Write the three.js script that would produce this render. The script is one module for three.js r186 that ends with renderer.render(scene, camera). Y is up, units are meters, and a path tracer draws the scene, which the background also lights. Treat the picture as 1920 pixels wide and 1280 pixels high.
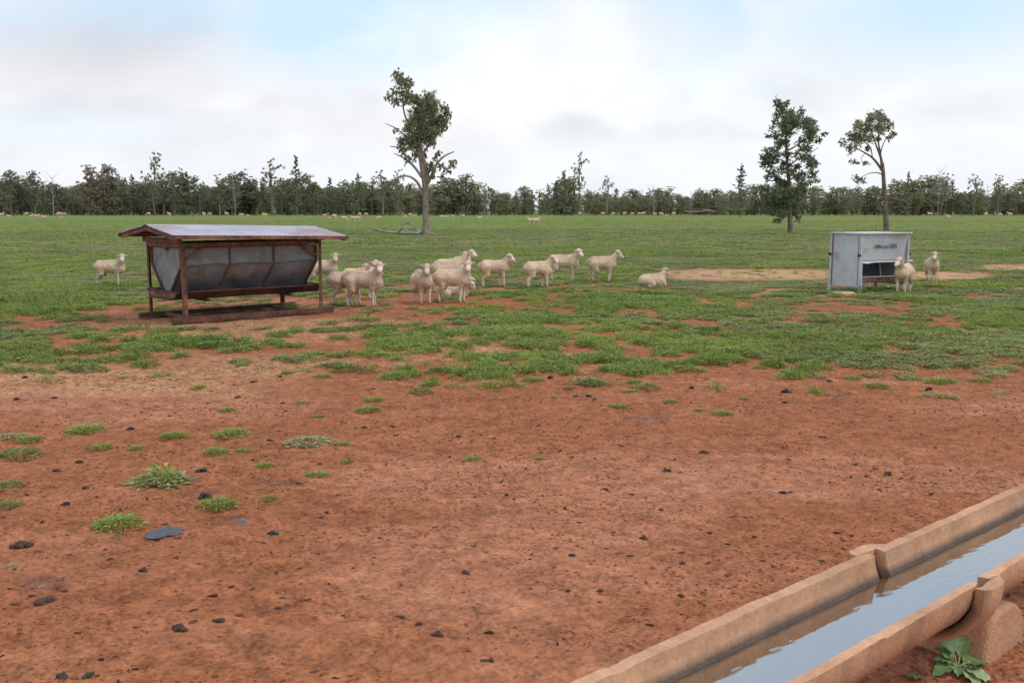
import * as THREE from 'three';
import { mergeGeometries } from 'three/addons/utils/BufferGeometryUtils.js';
import { FontLoader } from 'three/addons/loaders/FontLoader.js';
import { TextGeometry } from 'three/addons/geometries/TextGeometry.js';

// ---------------------------------------------------------------- camera, sky, sun, exposure
const scene = new THREE.Scene();
const F = 1867, EYE = 1.7, PITCH = Math.atan(247 / F);
const camera = new THREE.PerspectiveCamera(2 * Math.atan(640 / F) * 180 / Math.PI, 1.5, 0.1, 9000);
camera.position.set(0, EYE, 0);
camera.rotation.set(-PITCH, 0, 0);
scene.add(camera);
const renderer = new THREE.WebGLRenderer({ antialias: true });
renderer.toneMapping = THREE.LinearToneMapping;
renderer.toneMappingExposure = 1.12;
renderer.shadowMap.enabled = true;

const sun = new THREE.DirectionalLight(new THREE.Color(1, 0.95, 0.87), 1.35);
const SUN_DIR = new THREE.Vector3(Math.sin(1.85) * Math.cos(0.95), Math.sin(0.95), -Math.cos(1.85) * Math.cos(0.95));
sun.position.copy(SUN_DIR).multiplyScalar(120).add(new THREE.Vector3(0, 0, -20));
sun.target.position.set(0, 0, -20);
sun.castShadow = true;
sun.shadow.radius = 24;
sun.shadow.mapSize.set(4096, 4096);
Object.assign(sun.shadow.camera, { left: -45, right: 45, top: 45, bottom: -45, near: 1, far: 260 });
scene.add(sun, sun.target);

// ---------------------------------------------------------------- numbers and noise
function rng(seed) {
  let s = seed >>> 0;
  return () => { s = (s + 0x6d2b79f5) | 0; let t = Math.imul(s ^ (s >>> 15), 1 | s); t = (t + Math.imul(t ^ (t >>> 7), 61 | t)) ^ t; return ((t ^ (t >>> 14)) >>> 0) / 4294967296; };
}
const { clamp, lerp } = THREE.MathUtils;
const sstep = (a, b, x) => { const t = clamp((x - a) / (b - a), 0, 1); return t * t * (3 - 2 * t); };
const h2 = (x, y) => { let h = Math.imul(x, 374761393) + Math.imul(y, 668265263) | 0; h = Math.imul(h ^ (h >>> 13), 1274126177); return ((h ^ (h >>> 16)) >>> 0) / 4294967296; };
const h3 = (x, y, z) => h2(x + Math.imul(z, 1013904223) | 0, y + Math.imul(z, 69069) | 0);
function n2(x, y) {                       // value noise, 0..1
  const ix = Math.floor(x), iy = Math.floor(y); let u = x - ix, v = y - iy; u = u * u * (3 - 2 * u); v = v * v * (3 - 2 * v);
  const a = h2(ix, iy), b = h2(ix + 1, iy), c = h2(ix, iy + 1), d = h2(ix + 1, iy + 1);
  return a + (b - a) * u + (c - a) * v + (a - b - c + d) * u * v;
}
function n3(x, y, z) {
  const iz = Math.floor(z); let w = z - iz; w = w * w * (3 - 2 * w);
  const at = (k) => { const ix = Math.floor(x), iy = Math.floor(y); let u = x - ix, v = y - iy; u = u * u * (3 - 2 * u); v = v * v * (3 - 2 * v);
    const a = h3(ix, iy, k), b = h3(ix + 1, iy, k), c = h3(ix, iy + 1, k), d = h3(ix + 1, iy + 1, k); return a + (b - a) * u + (c - a) * v + (a - b - c + d) * u * v; };
  return lerp(at(iz), at(iz + 1), w);
}
const fbm = (x, y, o = 4) => { let s = 0, a = 0.5, t = 0; for (let i = 0; i < o; i++) { s += a * n2(x + i * 17.3, y - i * 9.1); t += a; a *= 0.5; x *= 2.03; y *= 2.03; } return s / t; };
// value noise that repeats every p cells
function pn(x, y, p) {
  const ix = Math.floor(x), iy = Math.floor(y); let u = x - ix, v = y - iy; u = u * u * (3 - 2 * u); v = v * v * (3 - 2 * v);
  const m = (k) => ((k % p) + p) % p, x0 = m(ix), x1 = m(ix + 1), y0 = m(iy) + p * 7, y1 = m(iy + 1) + p * 7;
  const a = h2(x0, y0), b = h2(x1, y0), c = h2(x0, y1), d = h2(x1, y1);
  return a + (b - a) * u + (c - a) * v + (a - b - c + d) * u * v;
}
const pfbm = (u, v, p, o) => { let s = 0, a = 0.5, t = 0; for (let i = 0; i < o; i++) { s += a * pn(u * p, v * p, p); t += a; a *= 0.55; p *= 2; } return s / t; };

// photograph pixel (1920 x 1280) to a point on a level plane, or on the upright plane at a given z
const CP = Math.cos(PITCH), SP = Math.sin(PITCH);
const ray = (px, py) => [px - 960, (640 - py) * CP - F * SP, -(F * CP + (640 - py) * SP)];
function ground(px, py, h = 0) { const r = ray(px, py), t = (h - EYE) / r[1]; return new THREE.Vector3(r[0] * t, h, r[2] * t); }
function upright(px, py, z) { const r = ray(px, py), t = z / r[2]; return new THREE.Vector3(r[0] * t, EYE + r[1] * t, z); }
function bearing(x, z) {                  // where a ground point lies on the layout sketch
  const f = -z * CP + EYE * SP, u = -EYE * CP - z * SP;
  return f > 0.2 ? [960 + F * x / f, 640 - F * u / f] : [960 + F * x / 0.2, 4000];
}

// ---------------------------------------------------------------- sky
{
  const W = 2048, H = 1024, data = new Float32Array(W * H * 4);
  const soft = (x, y, cx, cy, rx, ry) => Math.exp(-(((x - cx) / rx) ** 2 + ((y - cy) / ry) ** 2));
  for (let row = 0; row < H; row++) {
    const el = ((row + 0.5) / H - 0.5) * Math.PI, y = Math.sin(el), c = Math.cos(el), deg = el * 180 / Math.PI;
    for (let col = 0; col < W; col++) {
      const o = (row * W + col) * 4; data[o + 3] = 1;
      if (row < H / 2) { data[o] = 0.24; data[o + 1] = 0.17; data[o + 2] = 0.1; continue; }
      const az = ((col + 0.5) / W - 0.5) * 2 * Math.PI, x = Math.cos(az) * c, z = Math.sin(az) * c;
      const k = 2.0 / (y + 0.42), px = x * k, pz = z * k;
      let w1 = fbm(px * 1.1 + 4.2, pz * 1.1 + 9.7, 3), cover = fbm(px * 0.85 + 13 + w1 * 0.9, pz * 0.85 + 5 - w1 * 0.9, 6), tone = 0.55 * fbm(px * 1.5 + 31 + w1, pz * 1.5 + 2, 6) + 0.45 * (1 - Math.abs(2 * fbm(px * 1.9 + 3, pz * 1.9 + w1 + 60, 5) - 1)), fine = fbm(px * 4 + w1 * 2, pz * 4 + 40, 5);
      let va = Math.atan2(x, -z) * 180 / Math.PI;             // degrees right of the view
      const sx = va + (w1 - 0.5) * 7 + (fine - 0.5) * 4, sy = deg + (tone - 0.5) * 3.4 + (fine - 0.5) * 1.8;
      const gap = 0.9 * soft(sx, sy, -13.5, 10.5, 3.6, 2.2) + 0.85 * soft(sx, sy, 23, 10.6, 7, 2.6) + 0.35 * soft(sx, sy, -10, 8.2, 4, 1.5) + 0.35 * soft(sx, sy, -25, 4.6, 6, 1.2) + 0.8 * soft(sx, sy, 26, 24, 22, 11);
      const grey = 0.95 * soft(sx, sy, -23.5, 9.2, 7.0, 2.7) + 0.4 * soft(sx, sy, 4, 4.9, 8, 0.9) + 0.35 * soft(sx, sy, -22, 5.9, 7, 0.7);
      const white = 0.9 * soft(sx, sy, 4, 9, 9, 3.4);
      let blue = sstep(0.60, 0.44, cover + 0.14 * sstep(14, 3, deg)) * sstep(3, 14, deg);
      blue = clamp(blue * (1 - white) + gap, 0, 1);
      const hazeLow = sstep(5, 0, deg);
      const lum = 0.86 + 0.4 * (tone - 0.6) + 0.16 * (fine - 0.5) + 0.06 * white - 0.2 * clamp(grey, 0, 1) * (0.75 + 0.5 * tone) + 0.12 * Math.max(0, x * SUN_DIR.x + y * SUN_DIR.y + z * SUN_DIR.z) ** 8;
      const cr = lum * 0.985, cg = lum * 0.997, cb = lum * (1.025 + 0.035 * clamp(grey, 0, 1));
      const up = sstep(5, 45, deg), br = lerp(0.54, 0.34, up), bg = lerp(0.76, 0.58, up), bb = lerp(0.95, 1.0, up);
      blue *= 0.85;
      data[o] = lerp(lerp(cr, br, blue), 0.76, hazeLow * 0.55); data[o + 1] = lerp(lerp(cg, bg, blue), 0.81, hazeLow * 0.55); data[o + 2] = lerp(lerp(cb, bb, blue), 0.88, hazeLow * 0.55);
    }
  }
  const t = new THREE.DataTexture(data, W, H, THREE.RGBAFormat, THREE.FloatType);
  t.mapping = THREE.EquirectangularReflectionMapping; t.magFilter = t.minFilter = THREE.LinearFilter; t.needsUpdate = true;
  scene.background = t; scene.environment = t;
}

// ---------------------------------------------------------------- helpers for things
const taken = new Map();
function numbered(name) { const n = taken.get(name) ?? 0; taken.set(name, n + 1); return n ? name + '_' + String(n).padStart(3, '0') : name; }
function tag(o, label, category, group, kind) {
  if (label) o.userData.label = label; if (category) o.userData.category = category; if (group) o.userData.group = group; if (kind) o.userData.kind = kind; return o;
}
function shadows(o) { o.castShadow = o.receiveShadow = true; return o; }
function root(name, x = 0, y = 0, z = 0, turn = 0) { const o = new THREE.Group(); o.name = numbered(name); o.position.set(x, y, z); o.rotation.y = turn; scene.add(o); return o; }
function mesh(name, geo, mat, parent) { const o = shadows(new THREE.Mesh(geo, mat)); o.name = parent === scene ? numbered(name) : name; parent.add(o); return o; }
const shared = [];
function among(o, label, category, group, at) { tag(o, label, category, group); shared.push([o, label, at]); }
function singleOut() {                    // look-alikes are told apart by their order from left to right
  const words = 'first second third fourth fifth sixth seventh eighth ninth tenth eleventh twelfth thirteenth fourteenth'.split(' '), by = new Map();
  for (const s of shared) { if (!by.has(s[1])) by.set(s[1], []); by.get(s[1]).push(s); }
  for (const [label, l] of by) { if (l.length < 2) continue; l.sort((a, b) => a[2] - b[2]).forEach(([o], i) => { o.userData.label = label + (l.length === 2 ? (i ? ', the right one of two' : ', the left one of two') : i === l.length - 1 ? ', the rightmost' : i ? ', ' + (words[i] ?? 'one further along') + ' from the left' : ', the leftmost'); }); }
}
const V = (x, y, z) => new THREE.Vector3(x, y, z);
// uv in metres from the dominant axis of each face
function metreUV(g, s = 1) {
  const q = g.index ? g.toNonIndexed() : g; if (!g.getAttribute('normal')) q.computeVertexNormals();
  const p = q.getAttribute('position'), n = q.getAttribute('normal'), uv = new Float32Array(p.count * 2);
  for (let i = 0; i < p.count; i++) {
    const ax = Math.abs(n.getX(i)), ay = Math.abs(n.getY(i)), az = Math.abs(n.getZ(i)), x = p.getX(i) * s, y = p.getY(i) * s, z = p.getZ(i) * s;
    if (ax >= ay && ax >= az) { uv[2 * i] = z; uv[2 * i + 1] = y; } else if (ay >= az) { uv[2 * i] = x; uv[2 * i + 1] = z; } else { uv[2 * i] = x; uv[2 * i + 1] = y; }
  }
  q.setAttribute('uv', new THREE.BufferAttribute(uv, 2)); return q;
}
const box = (w, h, d, x = 0, y = 0, z = 0, rx = 0, ry = 0, rz = 0) => { const g = new THREE.BoxGeometry(w, h, d); g.rotateX(rx); g.rotateY(ry); g.rotateZ(rz); g.translate(x, y, z); return metreUV(g); };
// a bar of rectangular section between two points
function bar(a, b, w, d = w) {
  const g = new THREE.BoxGeometry(w, a.distanceTo(b), d), m = new THREE.Matrix4(), q = new THREE.Quaternion().setFromUnitVectors(V(0, 1, 0), b.clone().sub(a).normalize());
  g.applyMatrix4(m.compose(a.clone().add(b).multiplyScalar(0.5), q, V(1, 1, 1))); return metreUV(g);
}
const merged = (list) => mergeGeometries(list.map((g) => { const q = g.index ? g.toNonIndexed() : g; for (const k of Object.keys(q.attributes)) if (!['position', 'normal', 'uv', 'color'].includes(k)) q.deleteAttribute(k); return q; }));
function geom(pos, idx, col, uv) {
  const g = new THREE.BufferGeometry(); g.setAttribute('position', new THREE.BufferAttribute(new Float32Array(pos), 3));
  if (col) g.setAttribute('color', new THREE.BufferAttribute(new Float32Array(col), 3)); if (uv) g.setAttribute('uv', new THREE.BufferAttribute(new Float32Array(uv), 2));
  if (idx) g.setIndex(idx); return g;
}
function texture(size, fn, srgb = true) {
  const d = new Uint8Array(size * size * 4);
  for (let y = 0; y < size; y++) for (let x = 0; x < size; x++) {
    const c = fn(x / size, y / size), o = (y * size + x) * 4;
    for (let k = 0; k < 3; k++) { let v = clamp(Array.isArray(c) ? c[k] : c, 0, 1); if (srgb) v = v <= 0.0031308 ? v * 12.92 : 1.055 * v ** (1 / 2.4) - 0.055; d[o + k] = v * 255; }
    d[o + 3] = 255;
  }
  const t = new THREE.DataTexture(d, size, size); t.wrapS = t.wrapT = THREE.RepeatWrapping; t.magFilter = THREE.LinearFilter; t.minFilter = THREE.LinearMipmapLinearFilter; t.generateMipmaps = true;
  if (srgb) t.colorSpace = THREE.SRGBColorSpace; t.needsUpdate = true; return t;
}
const mat = (o) => new THREE.MeshStandardMaterial({ roughness: 0.9, ...o });
const rgb = (r, g, b) => new THREE.Color().setRGB(r, g, b);
// tapered tube through points with radii
function tube(pts, radii, seg = 8, rough = 0.06, seed = 1) {
  const pos = [], idx = [], uv = []; let n = V(1, 0, 0), run = 0;
  pts.forEach((p, i) => {
    const t = (pts[i + 1] ?? p).clone().sub(pts[i - 1] ?? p).normalize();
    n = n.clone().sub(t.clone().multiplyScalar(n.dot(t))); if (n.lengthSq() < 1e-4) n.set(t.z, t.x, t.y).sub(t.clone().multiplyScalar(V(t.z, t.x, t.y).dot(t))); n.normalize();
    const b = t.clone().cross(n); if (i) run += p.distanceTo(pts[i - 1]);
    for (let k = 0; k <= seg; k++) {
      const a = k / seg * Math.PI * 2, r = radii[i] * (1 + rough * (n3(Math.cos(a) * 1.5 + seed, run * 1.3, Math.sin(a) * 1.5) - 0.5) * 2);
      pos.push(p.x + (n.x * Math.cos(a) + b.x * Math.sin(a)) * r, p.y + (n.y * Math.cos(a) + b.y * Math.sin(a)) * r, p.z + (n.z * Math.cos(a) + b.z * Math.sin(a)) * r); uv.push(k / seg * Math.max(0.2, radii[0] * 6), run);
      if (i && k) { const q = i * (seg + 1) + k; idx.push(q - seg - 2, q - 1, q - seg - 1, q - seg - 1, q - 1, q); }
    }
  });
  const g = geom(pos, idx, null, uv); g.computeVertexNormals(); return g;
}
function smooth(pts, radii, n) {          // resample a branch along a curve
  const c = new THREE.CatmullRomCurve3(pts), P = [], R = [];
  for (let i = 0; i <= n; i++) { const t = i / n, k = t * (radii.length - 1), a = Math.min(radii.length - 2, Math.floor(k)); P.push(c.getPoint(t)); R.push(lerp(radii[a], radii[a + 1], k - a)); }
  return [P, R];
}

// ---------------------------------------------------------------- ground
// share of plant cover: rows down the paddock, columns across it
const CX = [0, 160, 320, 480, 640, 800, 960, 1120, 1280, 1440, 1600, 1760, 1920];
const CY = [470, 500, 520, 540, 560, 575, 590, 605, 620, 640, 660, 680, 700, 720, 760, 900];
const CT = [
  '99 99 99 99 99 99 99 99 99 99 99 99 99', '97 95 97 97 97 97 95 97 95 95 95 95 90', '97 90 95 95 90 85 85 85 75 80 75 80 80', '97 95 90 80 60 40 50 52 60 58 46 64 62',
  '97 95 60 30 20 18 40 50 62 54 36 52 62', '97 92 15 10 05 10 58 58 62 54 46 54 68', '72 24 05 00 00 10 64 66 60 52 52 58 74', '66 22 00 00 06 34 74 62 54 52 58 66 82',
  '74 52 32 10 14 58 70 54 56 66 68 74 86', '74 46 48 10 20 42 70 64 74 88 85 88 94', '70 34 26 05 24 36 60 58 72 88 88 92 94', '56 22 05 02 18 34 34 42 46 66 70 66 78',
  '12 08 03 03 08 12 14 14 18 26 28 28 38', '02 01 02 02 04 06 04 04 05 05 06 08 08', '01 01 01 01 01 01 01 01 01 01 01 01 01', '00 00 00 00 00 00 00 00 00 00 00 00 00',
].map((r) => r.split(' ').map((v) => Number(v) / 99));
function share(px, py) {
  if (py <= CY[0]) return 1; if (py >= 900) return 0;
  let j = 0; while (CY[j + 1] < py) j++; const v = (py - CY[j]) / (CY[j + 1] - CY[j]), k = clamp(px / 160, 0, 11.999), i = Math.floor(k), u = k - i;
  return lerp(lerp(CT[j][i], CT[j][i + 1], u), lerp(CT[j + 1][i], CT[j + 1][i + 1], u), v);
}
function cover(x, z) {                    // 1 where plants grow
  const d = Math.hypot(x, z), [px, py] = bearing(x, z), wob = (fbm(x * 0.5, z * 0.5, 2) - 0.5) * 24 * Math.min(1, 14 / d);
  const s = share(px + wob * 2, py + wob); if (s < 0.035) return 0; const n = 0.5 + 1.12 * (0.34 * fbm(x * 0.9 + 7, z * 0.9, 3) + 0.3 * fbm(x * 2.5, z * 2.5 + 5, 2) + 0.36 * fbm(x * 5.2 + 3, z * 5.2, 2) - 0.5);
  return s > 0.985 ? 1 : sstep(-0.03, 0.03, s - 1 / (1 + Math.exp((0.5 - n) / 0.047)));
}
// dry chaff, straw and pale gravel strewn on the soil
const spot = (px, py, cx, cy, rx, ry) => Math.exp(-(((px - cx) / rx) ** 4) - ((py - cy) / ry) ** 4);
function chaff(px, py, x, z) {
  const s = 0.6 * spot(px, py, 170, 716, 330, 30) + 0.5 * spot(px, py, 470, 688, 150, 18) + 0.6 * spot(px, py, 460, 615, 260, 24) + spot(px, py, 1400, 514, 150, 8) + spot(px, py, 1760, 517, 85, 6) + 0.9 * spot(px, py, 1580, 549, 60, 9) + 0.75 * spot(px, py, 890, 650, 60, 24) + 0.8 * spot(px, py, 1900, 501, 60, 5) + 0.55 * spot(px, py, 1450, 545, 80, 10);
  return clamp(s * (0.25 + 1.1 * fbm(x * 2.4, z * 2.4, 3)), 0, 1);
}
const GRAVEL = (px, py) => Math.max(spot(px, py, 1420, 514.5, 175, 10.5), spot(px, py, 1760, 517, 100, 8), spot(px, py, 1900, 501, 60, 6));
function gh(x, z) {                       // ground height
  const d = Math.hypot(x, z), near = sstep(34, 8, d);
  const hoof = Math.max(0, n2(x * 5.5, z * 5.5) - 0.68) * 0.07;
  return near * ((fbm(x * 0.45, z * 0.45, 2) - 0.5) * 0.05 + (fbm(x * 2.3 + 3, z * 2.3, 3) - 0.5) * 0.028 - hoof + (n2(x * 14, z * 14) - 0.5) * 0.012 + (n2(x * 34, z * 34) - 0.5) * 0.007) + cover(x, z) * near * 0.012;
}
function groundColor(x, z, out) {
  const d = Math.hypot(x, z), [px, py] = bearing(x, z);
  const a = fbm(x * 0.35 + 3, z * 0.8, 3), b = fbm(x * 1.7, z * 3.4, 4), fine = n2(x * 11, z * 19), spk = fbm(x * 6, z * 11, 2);
  const pale = sstep(0.5, 0.68, a) * 0.8 + sstep(0.55, 0.75, b) * 0.35, damp = sstep(0.48, 0.32, b) * 0.25 + sstep(0.36, 0.26, spk) * 0.45;
  let r = 0.312, g = 0.119, bl = 0.057;
  r = lerp(r, 0.385, pale); g = lerp(g, 0.164, pale); bl = lerp(bl, 0.092, pale);
  const dk = 1 - 0.3 * damp + (fine - 0.5) * 0.2; r *= dk; g *= dk; bl *= dk;
  const ch = chaff(px, py, x, z) * (0.45 + 0.55 * sstep(0.35, 0.6, n2(x * 23, z * 23))); r = lerp(r, 0.53, ch); g = lerp(g, 0.335, ch); bl = lerp(bl, 0.18, ch);
  const gv = GRAVEL(px, py) * (0.6 + 0.4 * fine); r = lerp(r, 0.50, gv); g = lerp(g, 0.30, gv); bl = lerp(bl, 0.18, gv);
  for (const [cx, cy, rx, ry] of [[75, 1102, 62, 17], [520, 908, 36, 7], [1570, 737, 40, 5], [1215, 786, 50, 6]]) {     // dark damp ant beds with a pale middle
    const e = Math.hypot((px - cx) / rx, (py - cy) / ry) + (n2(x * 9, z * 9) - 0.5) * 0.5;
    const q = sstep(1.15, 0.8, e) * 0.6, m = sstep(0.6, 0.3, e) * 0.55 * n2(x * 40, z * 40); r = lerp(r, 0.16, q); g = lerp(g, 0.068, q); bl = lerp(bl, 0.05, q); r = lerp(r, 0.4, m); g = lerp(g, 0.28, m); bl = lerp(bl, 0.23, m);
  }
  const c = cover(x, z) * (1 - GRAVEL(px, py));
  if (c > 0) {
    const lush = sstep(0.35, 0.7, fbm(x * 0.07 + 2, z * 0.045 + 8, 3)), olive = fbm(x * 0.9, z * 0.5, 3), far = sstep(30, 80, d);
    let gr = lerp(0.172, 0.148, lush), gg = lerp(0.19, 0.225, lush), gb = lerp(0.058, 0.052, lush);
    const strip = Math.exp(-(((py - 437 - (n2(x * 0.05, 3) - 0.5) * 8) / 8) ** 2)) * 0.7 * (0.4 + n2(x * 0.06, 9)); gr = lerp(gr, 0.125, strip); gg = lerp(gg, 0.215, strip);
    const v = (0.72 + 0.56 * olive); gr *= v; gg *= v; gb *= v;
    const bare = far < 1 ? 1 : 1; const k = c * lerp(0.3, 0.97, far) * bare; r = lerp(r, gr, k); g = lerp(g, gg, k); bl = lerp(bl, gb, k);
  }
  out[0] = r; out[1] = g; out[2] = bl;
}
const soilMap = texture(1024, (u, v) => {
  const a = pfbm(u, v, 40, 4), b = pfbm(u + 0.37, v + 0.11, 160, 2), grit = pn(u * 330, v * 330, 330), s = 0.60 + 0.42 * (a - 0.5) + 0.42 * (b - 0.5);
  const crumb = pn(u * 250 + 40, v * 250, 250), w = grit > 0.972 ? 0.34 : 0, k = (grit < 0.04 ? -0.2 : 0) - 0.18 * sstep(0.24, 0.12, crumb + 0.5 * (pfbm(u, v, 12, 2) - 0.5)); return [s + w + k, s + w * 1.25 + k, s + w * 1.35 + k];
});
const soilBump = texture(1024, (u, v) => 0.5 + 0.7 * (pfbm(u, v, 40, 5) - 0.5) + 0.25 * (pn(u * 210, v * 210, 210) - 0.5), false);
{
  const cols = [], rows = [], A = 37 * Math.PI / 180;
  for (let i = 0; i <= 860; i++) cols.push(-A + 2 * A * i / 860);
  for (let i = 1; i < 48; i++) cols.push(A + (2 * Math.PI - 2 * A) * i / 48);
  for (let r = 0.25; r < 2; r *= 1.09) rows.push(r);
  for (let r = 2; r < 60; r *= 1.0072) rows.push(r);
  for (let r = 60; r < 460; r *= 1.022) rows.push(r);
  for (let r = 460; r < 7000; r *= 1.3) rows.push(r);
  const n = cols.length, pos = new Float32Array((rows.length * n + 1) * 3), col = new Float32Array(pos.length), uv = new Float32Array((rows.length * n + 1) * 2), idx = [], c = [0, 0, 0];
  rows.forEach((r, j) => cols.forEach((a, i) => {
    const k = j * n + i, x = Math.sin(a) * r, z = -Math.cos(a) * r; groundColor(x, z, c);
    pos.set([x, gh(x, z), z], k * 3); col.set([c[0] / 0.6, c[1] / 0.6, c[2] / 0.6], k * 3); uv.set([x / 2.9, z / 2.9], k * 2);
    const i2 = (i + 1) % n; if (j + 1 < rows.length) idx.push(k, j * n + i2, k + n, j * n + i2, (j + 1) * n + i2, k + n);
  }));
  const last = rows.length * n; pos.set([0, 0, 0], last * 3); col.set([0.55, 0.19, 0.1], last * 3); uv.set([0, 0], last * 2);
  for (let i = 0; i < n; i++) idx.push(last, (i + 1) % n, i);
  const g = new THREE.BufferGeometry(); g.setAttribute('position', new THREE.BufferAttribute(pos, 3)); g.setAttribute('color', new THREE.BufferAttribute(col, 3)); g.setAttribute('uv', new THREE.BufferAttribute(uv, 2)); g.setIndex(idx); g.computeVertexNormals();
  const m = new THREE.MeshPhysicalMaterial({ map: soilMap, bumpMap: soilBump, bumpScale: 0.022, vertexColors: true, roughness: 1, specularIntensity: 0.12 });
  tag(mesh('ground', g, m, scene), 'bare red soil and green paddock reaching to the trees', 'ground', null, 'structure');
}

// ---------------------------------------------------------------- low plants
const M_GRASS = new THREE.MeshPhysicalMaterial({ vertexColors: true, roughness: 0.8, transmission: 0.35, thickness: 0, specularIntensity: 0.25, side: THREE.DoubleSide });
function bladeTuft(R, n, r0, hmin, hmax, width, lean, palette) {
  const pos = [], idx = [], col = [];
  for (let i = 0; i < n; i++) {
    const a = R() * 6.283, rr = r0 * Math.sqrt(R()), bx = Math.cos(a) * rr, bz = Math.sin(a) * rr, b = a + (R() - 0.5) * 2.4, h = lerp(hmin, hmax, R()) * (1 - 0.4 * rr / r0), l = h * lean * (0.25 + R() * 1.1), w = width * (0.6 + 0.8 * R());
    const sx = -Math.sin(b + (R() - 0.5)) * w, sz = Math.cos(b) * w, k = pos.length / 3, c = palette[Math.floor(R() * palette.length)], v = 0.75 + 0.5 * R();
    pos.push(bx - sx, -0.01, bz - sz, bx + sx, -0.01, bz + sz, bx + Math.cos(b) * l * 0.35 - sx * 0.8, h * 0.62, bz + Math.sin(b) * l * 0.35 - sz * 0.8, bx + Math.cos(b) * l * 0.35 + sx * 0.8, h * 0.62, bz + Math.sin(b) * l * 0.35 + sz * 0.8, bx + Math.cos(b) * l, h * (0.98 - 0.25 * lean * R()), bz + Math.sin(b) * l);
    for (let q = 0; q < 5; q++) col.push(c[0] * v, c[1] * v, c[2] * v);
    idx.push(k, k + 1, k + 2, k + 1, k + 3, k + 2, k + 2, k + 3, k + 4);
  }
  return [pos, idx, col];
}
function leafTuft(R, n, r0, height, len, palette) {     // low broad leaves on a dome
  const pos = [], idx = [], col = [];
  for (let i = 0; i < n; i++) {
    const a = R() * 6.283, t = Math.sqrt(R()), rr = r0 * t, y = height * (1 - t * t) * (0.4 + 0.8 * R()) + 0.004, L = len * (0.6 + 0.8 * R()), w = L * (0.26 + 0.16 * R()), b = a + (R() - 0.5) * 2.2, up = 0.15 + 0.75 * R() * (1 - t * 0.6), dx = Math.cos(b), dz = Math.sin(b), c = palette[Math.floor(R() * palette.length)], v = 0.72 + 0.56 * R(), k = pos.length / 3, x = Math.cos(a) * rr, z = Math.sin(a) * rr, roll = (R() - 0.5) * 0.8;
    const P = (s, q, e) => pos.push(x + dx * s * L - dz * q * w, y + up * s * L - 0.55 * s * s * L * up + e + roll * q * w, z + dz * s * L + dx * q * w);
    P(0, 0, 0); P(0.4, -0.5, 0.15 * w); P(0.45, 0, 0); P(0.4, 0.5, 0.15 * w); P(1, 0, -0.05 * L);
    for (let q = 0; q < 5; q++) col.push(c[0] * v, c[1] * v, c[2] * v);
    idx.push(k, k + 1, k + 2, k, k + 2, k + 3, k + 1, k + 4, k + 2, k + 2, k + 4, k + 3);
  }
  return [pos, idx, col];
}
function joinParts(list) {
  const pos = [], idx = [], col = [];
  for (const [p, i, c] of list) { const k = pos.length / 3; for (const v of p) pos.push(v); for (const v of c) col.push(v); for (const v of i) idx.push(v + k); }
  const g = geom(pos, idx, col); g.computeVertexNormals(); return g;
}
const GREEN = [[0.30, 0.40, 0.075], [0.25, 0.36, 0.07], [0.36, 0.43, 0.11], [0.20, 0.29, 0.06]], DEEP = [[0.17, 0.255, 0.065], [0.15, 0.225, 0.055], [0.21, 0.30, 0.08]], OLIVE = [[0.25, 0.28, 0.10], [0.31, 0.31, 0.14], [0.21, 0.25, 0.09], [0.40, 0.33, 0.18]], SILVER = [[0.31, 0.36, 0.22], [0.40, 0.42, 0.28], [0.24, 0.30, 0.15]];
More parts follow.
